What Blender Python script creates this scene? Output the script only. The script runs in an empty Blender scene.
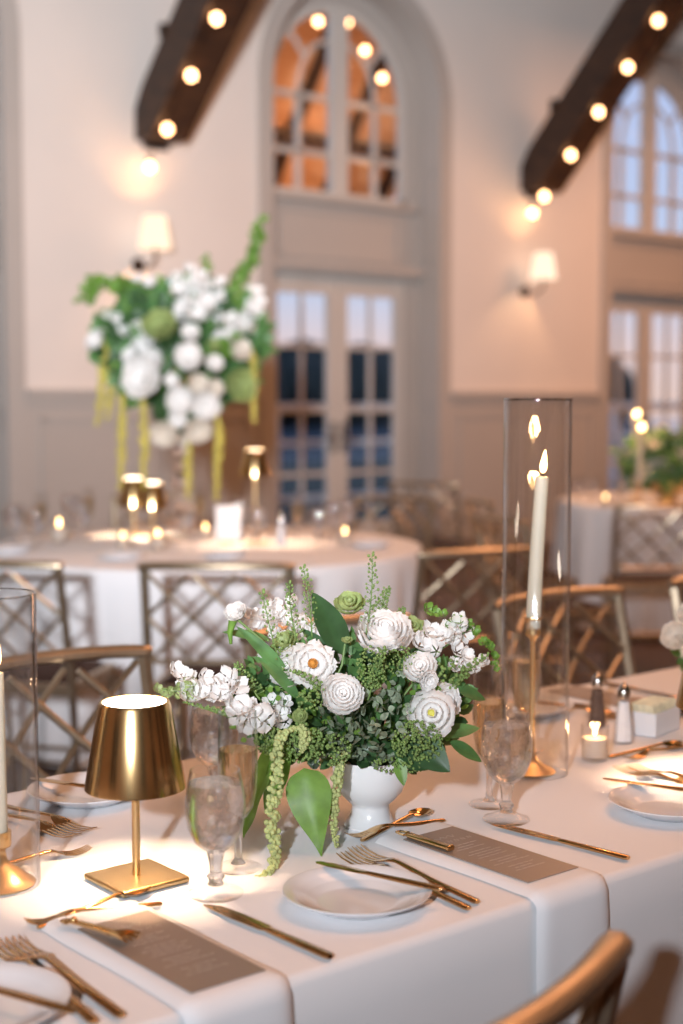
import bpy, bmesh, math, random
from mathutils import Vector, Matrix
random.seed(7)
SC = bpy.context.scene; COL = SC.collection
PI = math.pi
F_PX = 1450.0; TILT = math.radians(4.42); YAW = math.radians(39.7); CAM_Z = 1.36
cA, sA, cT, sT = math.cos(YAW), math.sin(YAW), math.cos(TILT), math.sin(TILT)

# ---------------------------------------------------------------- materials
def _nt(name):
    m = bpy.data.materials.new(name); m.use_nodes = True
    nt = m.node_tree; b = nt.nodes['Principled BSDF']
    return m, nt, b
def mat(name, col, rough=.5, metal=0., emit=None, es=0., noise=0., nscale=20., bump=0., bscale=200., spec=.5, sheen=0., coords='Object'):
    m, nt, b = _nt(name)
    b.inputs['Base Color'].default_value = (*col, 1); b.inputs['Roughness'].default_value = rough
    b.inputs['Metallic'].default_value = metal; b.inputs['Specular IOR Level'].default_value = spec
    if sheen: b.inputs['Sheen Weight'].default_value = sheen
    if emit: b.inputs['Emission Color'].default_value = (*emit, 1); b.inputs['Emission Strength'].default_value = es
    if noise or bump:
        tc = nt.nodes.new('ShaderNodeTexCoord')
    if noise:
        n = nt.nodes.new('ShaderNodeTexNoise'); n.inputs['Scale'].default_value = nscale; n.inputs['Detail'].default_value = 4
        r = nt.nodes.new('ShaderNodeValToRGB')
        lo = tuple(max(0, c*(1-noise)) for c in col); hi = tuple(min(1, c*(1+noise)) for c in col)
        r.color_ramp.elements[0].color = (*lo, 1); r.color_ramp.elements[1].color = (*hi, 1)
        r.color_ramp.elements[0].position = .3; r.color_ramp.elements[1].position = .7
        nt.links.new(tc.outputs[coords], n.inputs['Vector']); nt.links.new(n.outputs['Fac'], r.inputs['Fac'])
        nt.links.new(r.outputs['Color'], b.inputs['Base Color'])
    if bump:
        n2 = nt.nodes.new('ShaderNodeTexNoise'); n2.inputs['Scale'].default_value = bscale
        bp = nt.nodes.new('ShaderNodeBump'); bp.inputs['Strength'].default_value = bump; bp.inputs['Distance'].default_value = .002
        nt.links.new(tc.outputs[coords], n2.inputs['Vector']); nt.links.new(n2.outputs['Fac'], bp.inputs['Height'])
        nt.links.new(bp.outputs['Normal'], b.inputs['Normal'])
    return m
def thin_leafy(name, col, rough=.5, trans=.3, noise=.25, nscale=60., tcol=None):
    m = mat(name, col, rough, noise=noise, nscale=nscale)
    nt = m.node_tree; b = nt.nodes['Principled BSDF']; out = nt.nodes['Material Output']
    t = nt.nodes.new('ShaderNodeBsdfTranslucent'); t.inputs['Color'].default_value = (*(tcol or col), 1)
    mx = nt.nodes.new('ShaderNodeMixShader'); mx.inputs[0].default_value = trans
    nt.links.new(b.outputs[0], mx.inputs[1]); nt.links.new(t.outputs[0], mx.inputs[2]); nt.links.new(mx.outputs[0], out.inputs['Surface'])
    return m
def thin_glass(name, tint=(1, 1, 1), ior=1.5, rough=.0, minr=.02, pw=4.0):
    m, nt, b = _nt(name); nt.nodes.remove(b); out = nt.nodes['Material Output']
    t = nt.nodes.new('ShaderNodeBsdfTransparent'); t.inputs['Color'].default_value = (*tint, 1)
    g = nt.nodes.new('ShaderNodeBsdfGlossy'); g.inputs['Roughness'].default_value = rough
    lw = nt.nodes.new('ShaderNodeLayerWeight'); lw.inputs['Blend'].default_value = .5
    f = nt.nodes.new('ShaderNodeMath'); f.operation = 'POWER'; f.inputs[1].default_value = pw
    a = nt.nodes.new('ShaderNodeMath'); a.operation = 'MULTIPLY_ADD'; a.inputs[1].default_value = .75*(ior-1)/.5; a.inputs[2].default_value = minr
    nt.links.new(lw.outputs['Facing'], f.inputs[0])
    mx = nt.nodes.new('ShaderNodeMixShader')
    nt.links.new(f.outputs[0], a.inputs[0]); nt.links.new(a.outputs[0], mx.inputs[0]); nt.links.new(t.outputs[0], mx.inputs[1])
    nt.links.new(g.outputs[0], mx.inputs[2]); nt.links.new(mx.outputs[0], out.inputs['Surface'])
    return m
def liquid(name, col, ior, clear):
    m, nt, b = _nt(name); nt.nodes.remove(b); out = nt.nodes['Material Output']
    t = nt.nodes.new('ShaderNodeBsdfTransparent'); t.inputs['Color'].default_value = (*col, 1)
    g = nt.nodes.new('ShaderNodeBsdfGlass'); g.inputs['IOR'].default_value = ior; g.inputs['Color'].default_value = (*col, 1); g.inputs['Roughness'].default_value = .02
    mx = nt.nodes.new('ShaderNodeMixShader'); mx.inputs[0].default_value = 1-clear
    if name == 'iced_water':
        tc = nt.nodes.new('ShaderNodeTexCoord'); n2 = nt.nodes.new('ShaderNodeTexNoise'); n2.inputs['Scale'].default_value = 75
        bp = nt.nodes.new('ShaderNodeBump'); bp.inputs['Strength'].default_value = .6; bp.inputs['Distance'].default_value = .004
        nt.links.new(tc.outputs['Object'], n2.inputs['Vector']); nt.links.new(n2.outputs['Fac'], bp.inputs['Height']); nt.links.new(bp.outputs['Normal'], g.inputs['Normal'])
    nt.links.new(t.outputs[0], mx.inputs[1]); nt.links.new(g.outputs[0], mx.inputs[2]); nt.links.new(mx.outputs[0], out.inputs['Surface'])
    return m
def wood(name, c1, c2, scale=(1, 12, 12), rough=.5):
    m, nt, b = _nt(name); b.inputs['Roughness'].default_value = rough
    tc = nt.nodes.new('ShaderNodeTexCoord'); mp = nt.nodes.new('ShaderNodeMapping'); mp.inputs['Scale'].default_value = scale
    n = nt.nodes.new('ShaderNodeTexNoise'); n.inputs['Scale'].default_value = 2.5; n.inputs['Detail'].default_value = 6; n.inputs['Distortion'].default_value = .6
    r = nt.nodes.new('ShaderNodeValToRGB'); r.color_ramp.elements[0].color = (*c1, 1); r.color_ramp.elements[1].color = (*c2, 1)
    r.color_ramp.elements[0].position = .35; r.color_ramp.elements[1].position = .65
    nt.links.new(tc.outputs['Object'], mp.inputs[0]); nt.links.new(mp.outputs[0], n.inputs['Vector']); nt.links.new(n.outputs['Fac'], r.inputs['Fac'])
    nt.links.new(r.outputs['Color'], b.inputs['Base Color'])
    return m
def emis(name, col, s):
    m, nt, b = _nt(name); nt.nodes.remove(b)
    e = nt.nodes.new('ShaderNodeEmission'); e.inputs['Color'].default_value = (*col, 1); e.inputs['Strength'].default_value = s
    nt.links.new(e.outputs[0], nt.nodes['Material Output'].inputs['Surface'])
    return m

M = dict(
    wall=mat('painted_plaster', (.78, .70, .64), .85, noise=.02, nscale=1.5),
    trim=mat('taupe_paint', (.48, .43, .39), .6, noise=.02, nscale=2),
    joinery=mat('joinery_paint', (.60, .55, .50), .5, noise=.02, nscale=3),
    floor=wood('floor_wood', (.045, .02, .012), (.10, .05, .028), (1, 8, 1), .45),
    ceiling=wood('ceiling_wood', (.16, .09, .05), (.24, .14, .08), (1, 6, 1), .6),
    beam=wood('beam_wood', (.022, .009, .005), (.06, .026, .012), (2, 2, 6), .55),
    cloth=mat('white_linen', (.86, .85, .86), .9, bump=.25, bscale=900, spec=.1, sheen=.1),
    napkin=mat('white_napkin_cotton', (.86, .86, .88), .85, bump=.2, bscale=700, spec=.1),
    gold=mat('brushed_gold', (.78, .52, .24), .19, 1.0, noise=.06, nscale=40),
    cutgold=mat('cutlery_gold', (.66, .41, .19), .17, 1.0, noise=.08, nscale=60),
    brass=mat('satin_brass', (.86, .60, .30), .34, 1.0, noise=.05, nscale=30),
    chair=mat('champagne_gilt', (.47, .37, .26), .34, .85, noise=.12, nscale=18),
    cushion=mat('brown_cushion', (.035, .016, .012), .8),
    china=mat('glazed_china', (.80, .81, .84), .12, noise=.01, nscale=10),
    vase=mat('white_ceramic', (.80, .79, .79), .2, noise=.01, nscale=10),
    wax=thin_leafy('candle_wax', (.93, .84, .68), .5, .35, .02),
    glass=thin_glass('clear_glass', (.99, .99, .99), 1.65, .04, .055),
    window=thin_glass('window_glass', (.97, .98, .99), 1.3, .0, .008),
    crystal=liquid('cut_glass', (1, 1, 1), 1.45, .35),
    footglass=thin_glass('foot_glass', (1, 1, 1), 1.7, .03, .04, 8.0),
    rimglass=thin_glass('rim_glass', (.8, .8, .8), 1.6, .05, .35),
    water=liquid('iced_water', (1, 1, 1), 1.30, .30),
    champagne=liquid('champagne', (.99, .90, .74), 1.30, .35),
    ice=thin_glass('ice', (.99, .99, 1.0), 1.5, .15, .14),
    lime=mat('lime_peel', (.40, .55, .08), .4, noise=.3, nscale=30),
    chrome=mat('polished_steel', (.55, .53, .52), .2, 1.0),
    salt=mat('salt_grains', (.85, .84, .86), .8, noise=.04, nscale=200),
    pepper=mat('pepper_grains', (.12, .07, .05), .8, noise=.6, nscale=300),
    menu=mat('pewter_card', (.34, .28, .24), .42, .35, spec=.5, noise=.03, nscale=5),
    ink=mat('white_print', (.62, .57, .53), .6),
    petal=thin_leafy('white_petal', (.94, .92, .90), .55, .40, .03, 40),
    petal_cream=thin_leafy('cream_petal', (.84, .77, .68), .55, .25, .05, 40),
    petal_green=thin_leafy('lime_petal', (.42, .50, .20), .5, .3, .25, 50),
    leaf_dark=thin_leafy('dark_leaf', (.040, .092, .033), .32, .15, .35, 30, (.06, .18, .02)),
    leaf_mid=thin_leafy('mid_leaf', (.10, .22, .07), .42, .25, .35, 40, (.15, .32, .05)),
    leaf_lime=thin_leafy('lime_leaf', (.17, .31, .055), .45, .25, .25, 50, (.2, .40, .05)),
    leaf_grey=thin_leafy('variegated_leaf', (.30, .36, .25), .5, .15, .45, 130),
    bud=mat('green_buds', (.16, .24, .06), .6, noise=.35, nscale=90),
    amaranth=mat('green_amaranthus', (.43, .47, .19), .8, noise=.25, nscale=80),
    amaranth_gold=mat('gold_amaranthus', (.50, .42, .09), .8, noise=.2, nscale=30),
    orange=mat('orange_stamen', (.50, .20, .03), .8, noise=.4, nscale=200),
    yellow=mat('yellow_stamen', (.60, .55, .10), .8, noise=.3, nscale=200),
    stem=mat('flower_stem', (.15, .24, .07), .6),
    bronze=mat('dark_bronze', (.05, .03, .02), .4, .8),
    flame=emis('flame', (1.0, .62, .26), 20),
    bulb=emis('warm_bulb', (1.0, .53, .24), 14),
    shade=emis('lit_lampshade', (1.0, .74, .54), 1.5),
    led=emis('lamp_diffuser', (1.0, .86, .68), 20),
    votive=thin_leafy('lit_votive_wax', (.85, .78, .70), .5, .5, .02),
    paper=mat('white_card', (.82, .80, .80), .7),
    sugar=mat('sugar_packets', (.80, .72, .50), .7, noise=.2, nscale=60),
    porchwood=wood('porch_wood', (.55, .26, .11), (.70, .38, .2), (1, 10, 1), .6),
    lawn=mat('dusk_lawn', (.05, .07, .05), .9, noise=.3, nscale=1),
    trees=mat('dusk_trees', (.035, .05, .045), .9, noise=.4, nscale=1),
    nightglass=mat('night_window', (.01, .012, .02), .05),
    lake=mat('lake_water', (.16, .22, .28), .12),
    deckrail=mat('white_rail_paint', (.85, .87, .90), .5),
)

# ---------------------------------------------------------------- mesh builder
class MB:
    def __init__(s): s.v = []; s.f = []
    def add(s, vs, fs, T=None):
        o = len(s.v)
        s.v += [T @ Vector(p) for p in vs] if T is not None else [Vector(p) for p in vs]
        s.f += [tuple(i+o for i in f) for f in fs]
        return s
    def box(s, c, d, T=None, R=None):
        x, y, z = d[0]/2, d[1]/2, d[2]/2
        vs = [Vector((i*x, j*y, k*z)) for i in (-1, 1) for j in (-1, 1) for k in (-1, 1)]
        if R is not None: vs = [R @ p for p in vs]
        vs = [p+Vector(c) for p in vs]
        return s.add(vs, [(0, 1, 3, 2), (4, 6, 7, 5), (0, 4, 5, 1), (2, 3, 7, 6), (0, 2, 6, 4), (1, 5, 7, 3)], T)
    def lathe(s, prof, n=32, T=None, wob=None):
        vs, fs = [], []
        for (r, z) in prof:
            for i in range(n):
                a = 2*PI*i/n; rr = r*(wob(a, z) if wob else 1)
                vs.append((rr*math.cos(a), rr*math.sin(a), z))
        for j in range(len(prof)-1):
            for i in range(n):
                k = (i+1) % n
                fs.append((j*n+i, j*n+k, (j+1)*n+k, (j+1)*n+i))
        return s.add(vs, fs, T)
    def tube(s, pts, rad, n=8, cap=True, flat=1., T=None, up=None):
        pts = [Vector(p) for p in pts]
        if not hasattr(rad, '__len__'): rad = [rad]*len(pts)
        vs, fs = [], []; pu = None
        for i, p in enumerate(pts):
            d = (pts[min(i+1, len(pts)-1)]-pts[max(i-1, 0)])
            d = d.normalized() if d.length > 1e-9 else Vector((0, 0, 1))
            if pu is None:
                u = Vector(up) if up is not None else (Vector((0, 0, 1)) if abs(d.z) < .9 else Vector((1, 0, 0)))
            else: u = pu
            u = (u-d*u.dot(d)); u = u.normalized() if u.length > 1e-6 else d.orthogonal().normalized()
            pu = u; w = d.cross(u)
            for k in range(n):
                a = 2*PI*(k+.5)/n
                vs.append(p+w*(math.cos(a)*rad[i])+u*(math.sin(a)*rad[i]*flat))
        for i in range(len(pts)-1):
            for k in range(n):
                q = (k+1) % n
                fs.append((i*n+k, i*n+q, (i+1)*n+q, (i+1)*n+k))
        if cap: fs += [tuple(range(n-1, -1, -1)), tuple((len(pts)-1)*n+k for k in range(n))]
        return s.add(vs, fs, T)
    def strip(s, rows, T=None, n=10):
        # flattened bar: rows of (x, y, z, half width, half thickness) running along x
        vs, fs = [], []
        for (x, y, z, w, h) in rows:
            for k in range(n):
                a = 2*PI*(k+.5)/n
                vs.append((x, y+w*math.copysign(abs(math.cos(a))**.7, math.cos(a)), z+h*math.sin(a)))
        for i in range(len(rows)-1):
            for k in range(n):
                q = (k+1) % n
                fs.append((i*n+k, i*n+q, (i+1)*n+q, (i+1)*n+k))
        fs += [tuple(range(n-1, -1, -1)), tuple((len(rows)-1)*n+k for k in range(n))]
        return s.add(vs, fs, T)
    def ball(s, c, r, nu=8, nv=5, sq=(1, 1, 1), T=None):
        vs = [(c[0], c[1], c[2]-r*sq[2])]; fs = []
        for j in range(1, nv):
            t = PI*j/nv
            for i in range(nu):
                a = 2*PI*i/nu
                vs.append((c[0]+r*sq[0]*math.sin(t)*math.cos(a), c[1]+r*sq[1]*math.sin(t)*math.sin(a), c[2]-r*sq[2]*math.cos(t)))
        vs.append((c[0], c[1], c[2]+r*sq[2])); e = len(vs)-1
        for i in range(nu):
            k = (i+1) % nu
            fs.append((0, 1+k, 1+i)); fs.append((e, 1+(nv-2)*nu+i, 1+(nv-2)*nu+k))
            for j in range(nv-2): fs.append((1+j*nu+i, 1+j*nu+k, 1+(j+1)*nu+k, 1+(j+1)*nu+i))
        return s.add(vs, fs, T)
    def grid(s, fn, nu, nv, T=None):
        vs = [fn(i/nu, j/nv) for i in range(nu+1) for j in range(nv+1)]
        fs = [(i*(nv+1)+j, (i+1)*(nv+1)+j, (i+1)*(nv+1)+j+1, i*(nv+1)+j+1) for i in range(nu) for j in range(nv)]
        return s.add(vs, fs, T)
    def build(s, name, m, parent=None, loc=None, rot=None, smooth=True, bevel=0, angle=None):
        me = bpy.data.meshes.new(name); me.from_pydata([tuple(p) for p in s.v], [], s.f); me.update()
        me.materials.append(M[m] if isinstance(m, str) else m)
        bm = bmesh.new(); bm.from_mesh(me); bmesh.ops.recalc_face_normals(bm, faces=bm.faces); bm.to_mesh(me); bm.free()
        if smooth:
            for p in me.polygons: p.use_smooth = True
            me.set_sharp_from_angle(angle=angle or math.radians(50))
        o = bpy.data.objects.new(name, me); COL.objects.link(o)
        if parent is not None: o.parent = parent
        if loc is not None: o.location = loc
        if rot is not None: o.rotation_euler = rot
        if bevel:
            b = o.modifiers.new('bevel', 'BEVEL'); b.width = bevel; b.segments = 2; b.limit_method = 'ANGLE'
        return o

def tag(o, label=None, cat=None, group=None, kind=None):
    if label: o['label'] = label
    if cat: o['category'] = cat
    if group: o['group'] = group
    if kind: o['kind'] = kind
    return o
def thing(name, label, cat, loc=(0, 0, 0), rz=0., group=None):
    o = bpy.data.objects.new(name, None); COL.objects.link(o); o.empty_display_size = .05
    o.location = loc; o.rotation_euler = (0, 0, rz)
    return tag(o, label, cat, group)
def struct(o): o['kind'] = 'structure'; return o
def kids(o): return [c for c in COL.objects if c.parent is o]
def dup(root, loc, rz, label, group=None, par=None):
    r = root.copy(); COL.objects.link(r)
    if par is None:
        r.location = loc; r.rotation_euler = (0, 0, rz); r['label'] = label
        if group: r['group'] = group
    else: r.parent = par
    for c in kids(root): dup(c, None, None, None, None, r)
    return r
_used = {}
def place(proto_fn, key, loc, rz, label, cat, group=None):
    """First call builds the thing, later calls copy it with its parts."""
    if key not in _used:
        o = proto_fn(); _used[key] = o
        o.location = loc; o.rotation_euler = (0, 0, rz); tag(o, label, cat, group); return o
    return dup(_used[key], loc, rz, label, group)
def cam2room(x, d): return (x*cA+d*sA, -x*sA+d*cA)
def Rz(a): return Matrix.Rotation(a, 4, 'Z')
def aim(n, roll=0.):
    n = Vector(n).normalized(); q = n.to_track_quat('Z', 'Y').to_matrix().to_4x4()
    return q @ Matrix.Rotation(roll, 4, 'Z')
TZ = .75

# ---------------------------------------------------------------- room shell
VW = 9.36; BAYS = [3.80, 7.96, 12.10, 16.23]; ZS = 3.90; RO = .93; RC = 1.05
U0, U1, V0, H = -3.2, 17.6, -5.2, 6.6
def plain(name, c, d, m): return struct(MB().box(c, d).build(name, m, smooth=False))
plain('floor', ((U0+U1)/2, (V0+VW)/2+.2, -.05), (U1-U0+1, VW-V0+1.0, .1), 'floor')
plain('ceiling', ((U0+U1)/2, (V0+VW)/2, H+.05), (U1-U0+1, VW-V0+1, .1), 'ceiling')
plain('wall_left', (U0-.1, (V0+VW)/2, H/2), (.2, VW-V0, H), 'wall')
plain('wall_right', (U1+.1, (V0+VW)/2, H/2), (.2, VW-V0, H), 'wall')
plain('wall_behind', ((U0+U1)/2, V0-.1, H/2), (U1-U0, .2, H), 'wall')
# far wall with arched recesses
mb = MB()
def arch_pts(c, r, zs, n=28):
    return [(c+r*math.cos(PI*i/n), zs+r*math.sin(PI*i/n)) for i in range(n+1)]   # right to left
edges = [U0]
for c in BAYS: edges += [c-RO, c+RO]
edges.append(U1)
def quad(mb, a, b, c, d): mb.add([a, b, c, d], [(0, 1, 2, 3)])
for i in range(0, len(edges), 2):
    a, b = edges[i], edges[i+1]
    quad(mb, (a, VW, 0), (b, VW, 0), (b, VW, H), (a, VW, H))
for c in BAYS:
    ap = arch_pts(c, RO, ZS)
    for (x0, z0), (x1, z1) in zip(ap, ap[1:]): quad(mb, (x0, VW, z0), (x1, VW, z1), (x1, VW, H), (x0, VW, H))
far = struct(mb.build('wall_far', 'wall', smooth=False))
# wainscot, rail, casing, reveals
def panel_strip(n, a, b):
    m_ = MB()
    m_.box(((a+b)/2, VW-.008, .70), (b-a, .016, 1.40))
    m_.box(((a+b)/2, VW-.03, 1.415), (b-a, .06, .045)); m_.box(((a+b)/2, VW-.02, 1.36), (b-a, .04, .05))
    k = max(1, round((b-a)/1.05)); w = (b-a)/k
    for i in range(k):
        x0, x1 = a+i*w+.13, a+(i+1)*w-.13
        for (cx, cz, dx, dz) in (((x0+x1)/2, 1.22, x1-x0, .03), ((x0+x1)/2, .3, x1-x0, .03), (x0, .76, .03, .95), (x1, .76, .03, .95)):
            m_.box((cx, VW-.022, cz), (dx, .02, dz))
    m_.box(((a+b)/2, VW-.015, .09), (b-a, .03, .18))
    return struct(m_.build('trim_%d' % n, 'trim', smooth=False))
for n, i in enumerate(range(0, len(edges), 2)):
    a = edges[i]+(0 if i == 0 else RC-RO); b = edges[i+1]-(0 if i == len(edges)-2 else RC-RO)
    panel_strip(n+1, a, b)
DEPTH = .26
def arch_ring(mb, c, r0, r1, y0, y1, zs, zb):
    ins = [(c+r0, zb)]+arch_pts(c, r0, zs)+[(c-r0, zb)]
    out = [(c+r1, zb)]+arch_pts(c, r1, zs)+[(c-r1, zb)]
    for k in range(len(ins)-1):
        (a, b), (a2, b2), (e, f), (e2, f2) = ins[k], ins[k+1], out[k], out[k+1]
        quad(mb, (a, y0, b), (a2, y0, b2), (e2, y0, f2), (e, y0, f))
        quad(mb, (a, y0, b), (a2, y0, b2), (a2, y1, b2), (a, y1, b))
        quad(mb, (e, y0, f), (e2, y0, f2), (e2, y1, f2), (e, y1, f))
WR = .76   # half width of glazing
for n, c in enumerate(BAYS):
    t = MB()
    arch_ring(t, c, RO-.02, RC, VW-.03, VW+.01, ZS, 0)
    arch_ring(t, c, RO-.021, RO-.02, VW-.02, VW+DEPTH, ZS, 0)         # reveal
    arch_ring(t, c, WR, RO+.02, VW+DEPTH, VW+DEPTH+.08, ZS, 3.0)        # inner border beside the glazing
    arch_ring(t, c, WR+.07, WR+.10, VW+DEPTH-.015, VW+DEPTH+.01, ZS, 3.0)
    for s_ in (-1, 1):
        t.box((c+s_*(WR+.10), VW+DEPTH+.04, 1.5), (.2, .08, 3.0))
        for (z0, z1) in ((.25, 1.15), (1.3, 2.25)):                     # raised side panels on the reveal
            t.box((c+s_*(RO-.025), VW+DEPTH/2, (z0+z1)/2), (.02, DEPTH*.6, z1-z0))
        for (z0, z1) in ((2.6, 3.3), (3.4, 3.85)):
            t.box((c+s_*(RO-.025), VW+DEPTH/2, (z0+z1)/2), (.02, DEPTH*.6, z1-z0))
    t.box((c, VW+DEPTH+.03, 2.74), (2*WR+.02, .1, .56))
    for (cx, cz, dx, dz) in ((c, 2.94, 1.3, .03), (c, 2.56, 1.3, .03), (c-.65, 2.75, .03, .38), (c+.65, 2.75, .03, .38)):
        t.box((cx, VW+DEPTH-.03, cz), (dx, .03, dz))
    t.box((c, VW+DEPTH-.04, 3.03), (2*WR+.14, .14, .05))              # window sill
    t.box((c, VW+DEPTH-.07, 2.475), (2*RO-.06, .16, .06)); t.box((c, VW+DEPTH-.03, 2.43), (2*RO-.1, .1, .05))
    struct(t.build('trim_%d' % (n+10), 'trim', smooth=False))
    # arched window
    yw = VW+DEPTH+.02
    w = MB(); arch_ring(w, c, WR-.055, WR, yw-.02, yw+.04, ZS, 3.05)
    w.box((c, yw+.01, 3.08), (2*WR, .06, .06)); w.box((c, yw, 3.84), (.17, .08, 1.60))
    for s_ in (-1, 1):
        w.box((c+s_*.42, yw+.01, 3.50), (.045, .04, .84))
        for z in (3.42, ZS-.02): w.box((c+s_*.40, yw+.01, z), (.70, .04, .045))
        # curved tracery in the arch head
        pts = [(c+s_*(.36+.0*i), yw+.01, ZS+.0) for i in (0,)]
        pts = [(c+s_*(.42-.33*(1-math.cos(a))), yw+.01, ZS+.46*math.sin(a)) for a in [PI/2*i/8 for i in range(9)]]
        w.tube(pts, .02, 6)
        w.tube([(c+s_*.34, yw+.01, ZS+.30), (c+s_*.55, yw+.01, ZS+.54)], .022, 6)
    wo = struct(w.build('window_%d' % (n+1), 'joinery', smooth=False))
    g = MB(); ap = arch_pts(c, WR-.03, ZS); vs = [(x, yw+.02, z) for x, z in ap]+[(c-WR+.03, yw+.02, 3.06), (c+WR-.03, yw+.02, 3.06)]
    g.add(vs, [tuple(range(len(vs)))]); g.build('glass', 'window', wo, smooth=False)
    # french doors
    for k, s_ in enumerate((-1, 1)):
        d = MB(); x0 = c+s_*.382; hw = .375; yd = VW+DEPTH+.04
        d.box((x0-hw+.05, yd, 1.2), (.10, .05, 2.4)); d.box((x0+hw-.05, yd, 1.2), (.10, .05, 2.4))
        d.box((x0, yd, 2.33), (2*hw-.19, .044, .15)); d.box((x0, yd, .15), (2*hw-.19, .044, .3))
        for z in (.73, 1.27, 1.81): d.box((x0, yd, z), (.58, .03, .035))
        d.box((x0, yd, 1.28), (.032, .03, 2.0))
        do = struct(d.build('door_%d' % (2*n+k+1), 'joinery', smooth=False))
        gl = MB(); gl.box((x0, yd, 1.28), (.58, .006, 2.0)); gl.build('glass', 'window', do, smooth=False)
        hd = MB(); hx = c+s_*.062
        hd.box((hx, yd-.035, 1.04), (.035, .012, .26)); hd.tube([(hx, yd-.04, 1.04), (hx, yd-.08, 1.04), (hx+s_*.11, yd-.08, 1.035)], .010, 8)
        hd.build('door_handle', 'bronze', do)
    th = MB(); th.box((c, VW+DEPTH+.04, .01), (1.56, .1, .02)); th.box((c, VW+DEPTH+.05, 2.45), (1.6, .08, .12)); struct(th.build('trim_%d' % (n+20), 'joinery', smooth=False))
for k, (x, y, dx, dy) in enumerate(((U0+.01, -2.5, .04, 1.3), (U0+.01, 1.2, .04, 1.3), (U0+.01, 5.0, .04, 1.3), (-.5, V0+.01, 1.3, .04), (3.0, V0+.01, 1.3, .04), (6.5, V0+.01, 1.3, .04), (10, V0+.01, 1.3, .04), (13.5, V0+.01, 1.3, .04))):  # unseen dark windows added to give the gold darker streaks to reflect
    w = MB(); w.box((x, y, 2.3), (dx, dy, 3.9)); wo = struct(w.build('window_%d' % (k+6), 'nightglass', smooth=False))
    f_ = MB()
    for t in (-.5, 0, .5): f_.box((x+(t*dx if dx > 1 else 0), y+(t*dy if dy > 1 else 0), 2.3), (.08, .08, 4.0))
    for z in (.35, 1.3, 2.3, 3.3, 4.25): f_.box((x, y, z), (dx+.05, dy+.05, .07))
    f_.build('window_frame', 'joinery', wo, smooth=False)
# ---------------------------------------------------------------- outside
struct(MB().box((10, 18, -.12), (60, 16, .1)).build('terrace', 'lawn', smooth=False))
struct(MB().box((30, 60, -.6), (200, 80, .1)).build('lake', 'lake', smooth=False))
tl = MB()
for i in range(90):
    u = -30+i*1.7+random.uniform(-.6, .6); r = random.uniform(2.6, 4.2)
    tl.ball((u, 62+.35*u+random.uniform(-3, 3), .6+r*.35), r, 8, 6, (1.1, 1, .9+random.uniform(-.15, .25)))
tag(tl.build('tree_line', 'trees'), 'dark line of trees beyond the water outside the glazed doors', 'trees', kind='stuff')
rl = thing('terrace_railing', 'white painted railing seen outside through the glazed doors', 'railing', (10, 13.2, 0))
for nm, z, h in (('top_rail', 1.29, .07), ('middle_rail', .86, .07), ('bottom_rail', .22, .07)): MB().box((0, 0, z), (24, .08, h)).build(nm, 'deckrail', rl, smooth=False)
for i in range(9): MB().box((-12+3*i, .05, .60), (.10, .10, 1.34)).build('post', 'deckrail', rl, smooth=False)
# added lit boards outside, standing in for the ceiling reflected in the arched window
pr = thing('porch_roof', 'warmly lit timber porch ceiling seen outside through the arched window', 'porch roof', (9.6, 11.4, 0))
p_ = MB(); p_.add([(-2.2, -1.0, 6.2), (1.35, -1.0, 6.2), (1.35, 1.3, 3.0), (-2.2, 1.3, 3.0), (-2.2, -1.0, 6.3), (1.35, -1.0, 6.3), (1.35, 1.4, 3.0), (-2.2, 1.4, 3.0)],
                  [(0, 1, 2, 3), (4, 5, 6, 7), (0, 1, 5, 4), (2, 3, 7, 6), (0, 3, 7, 4), (1, 2, 6, 5)]); p_.build('ceiling_boards', 'porchwood', pr, smooth=False)
for i, x in enumerate((-1.9, -1.15, -.4, .35, 1.1)):
    q = MB(); q.tube([(x, -1.0, 6.15), (x, 1.25, 3.0)], .075, 4); q.build('rafter', 'beam', pr, smooth=False)
for y, z in ((1.2, 3.22), (.55, 4.0)):
    q = MB(); q.box((-.42, y-.1, z), (3.5, .08, .12)); q.build('crossbeam', 'beam', pr, smooth=False)

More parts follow.
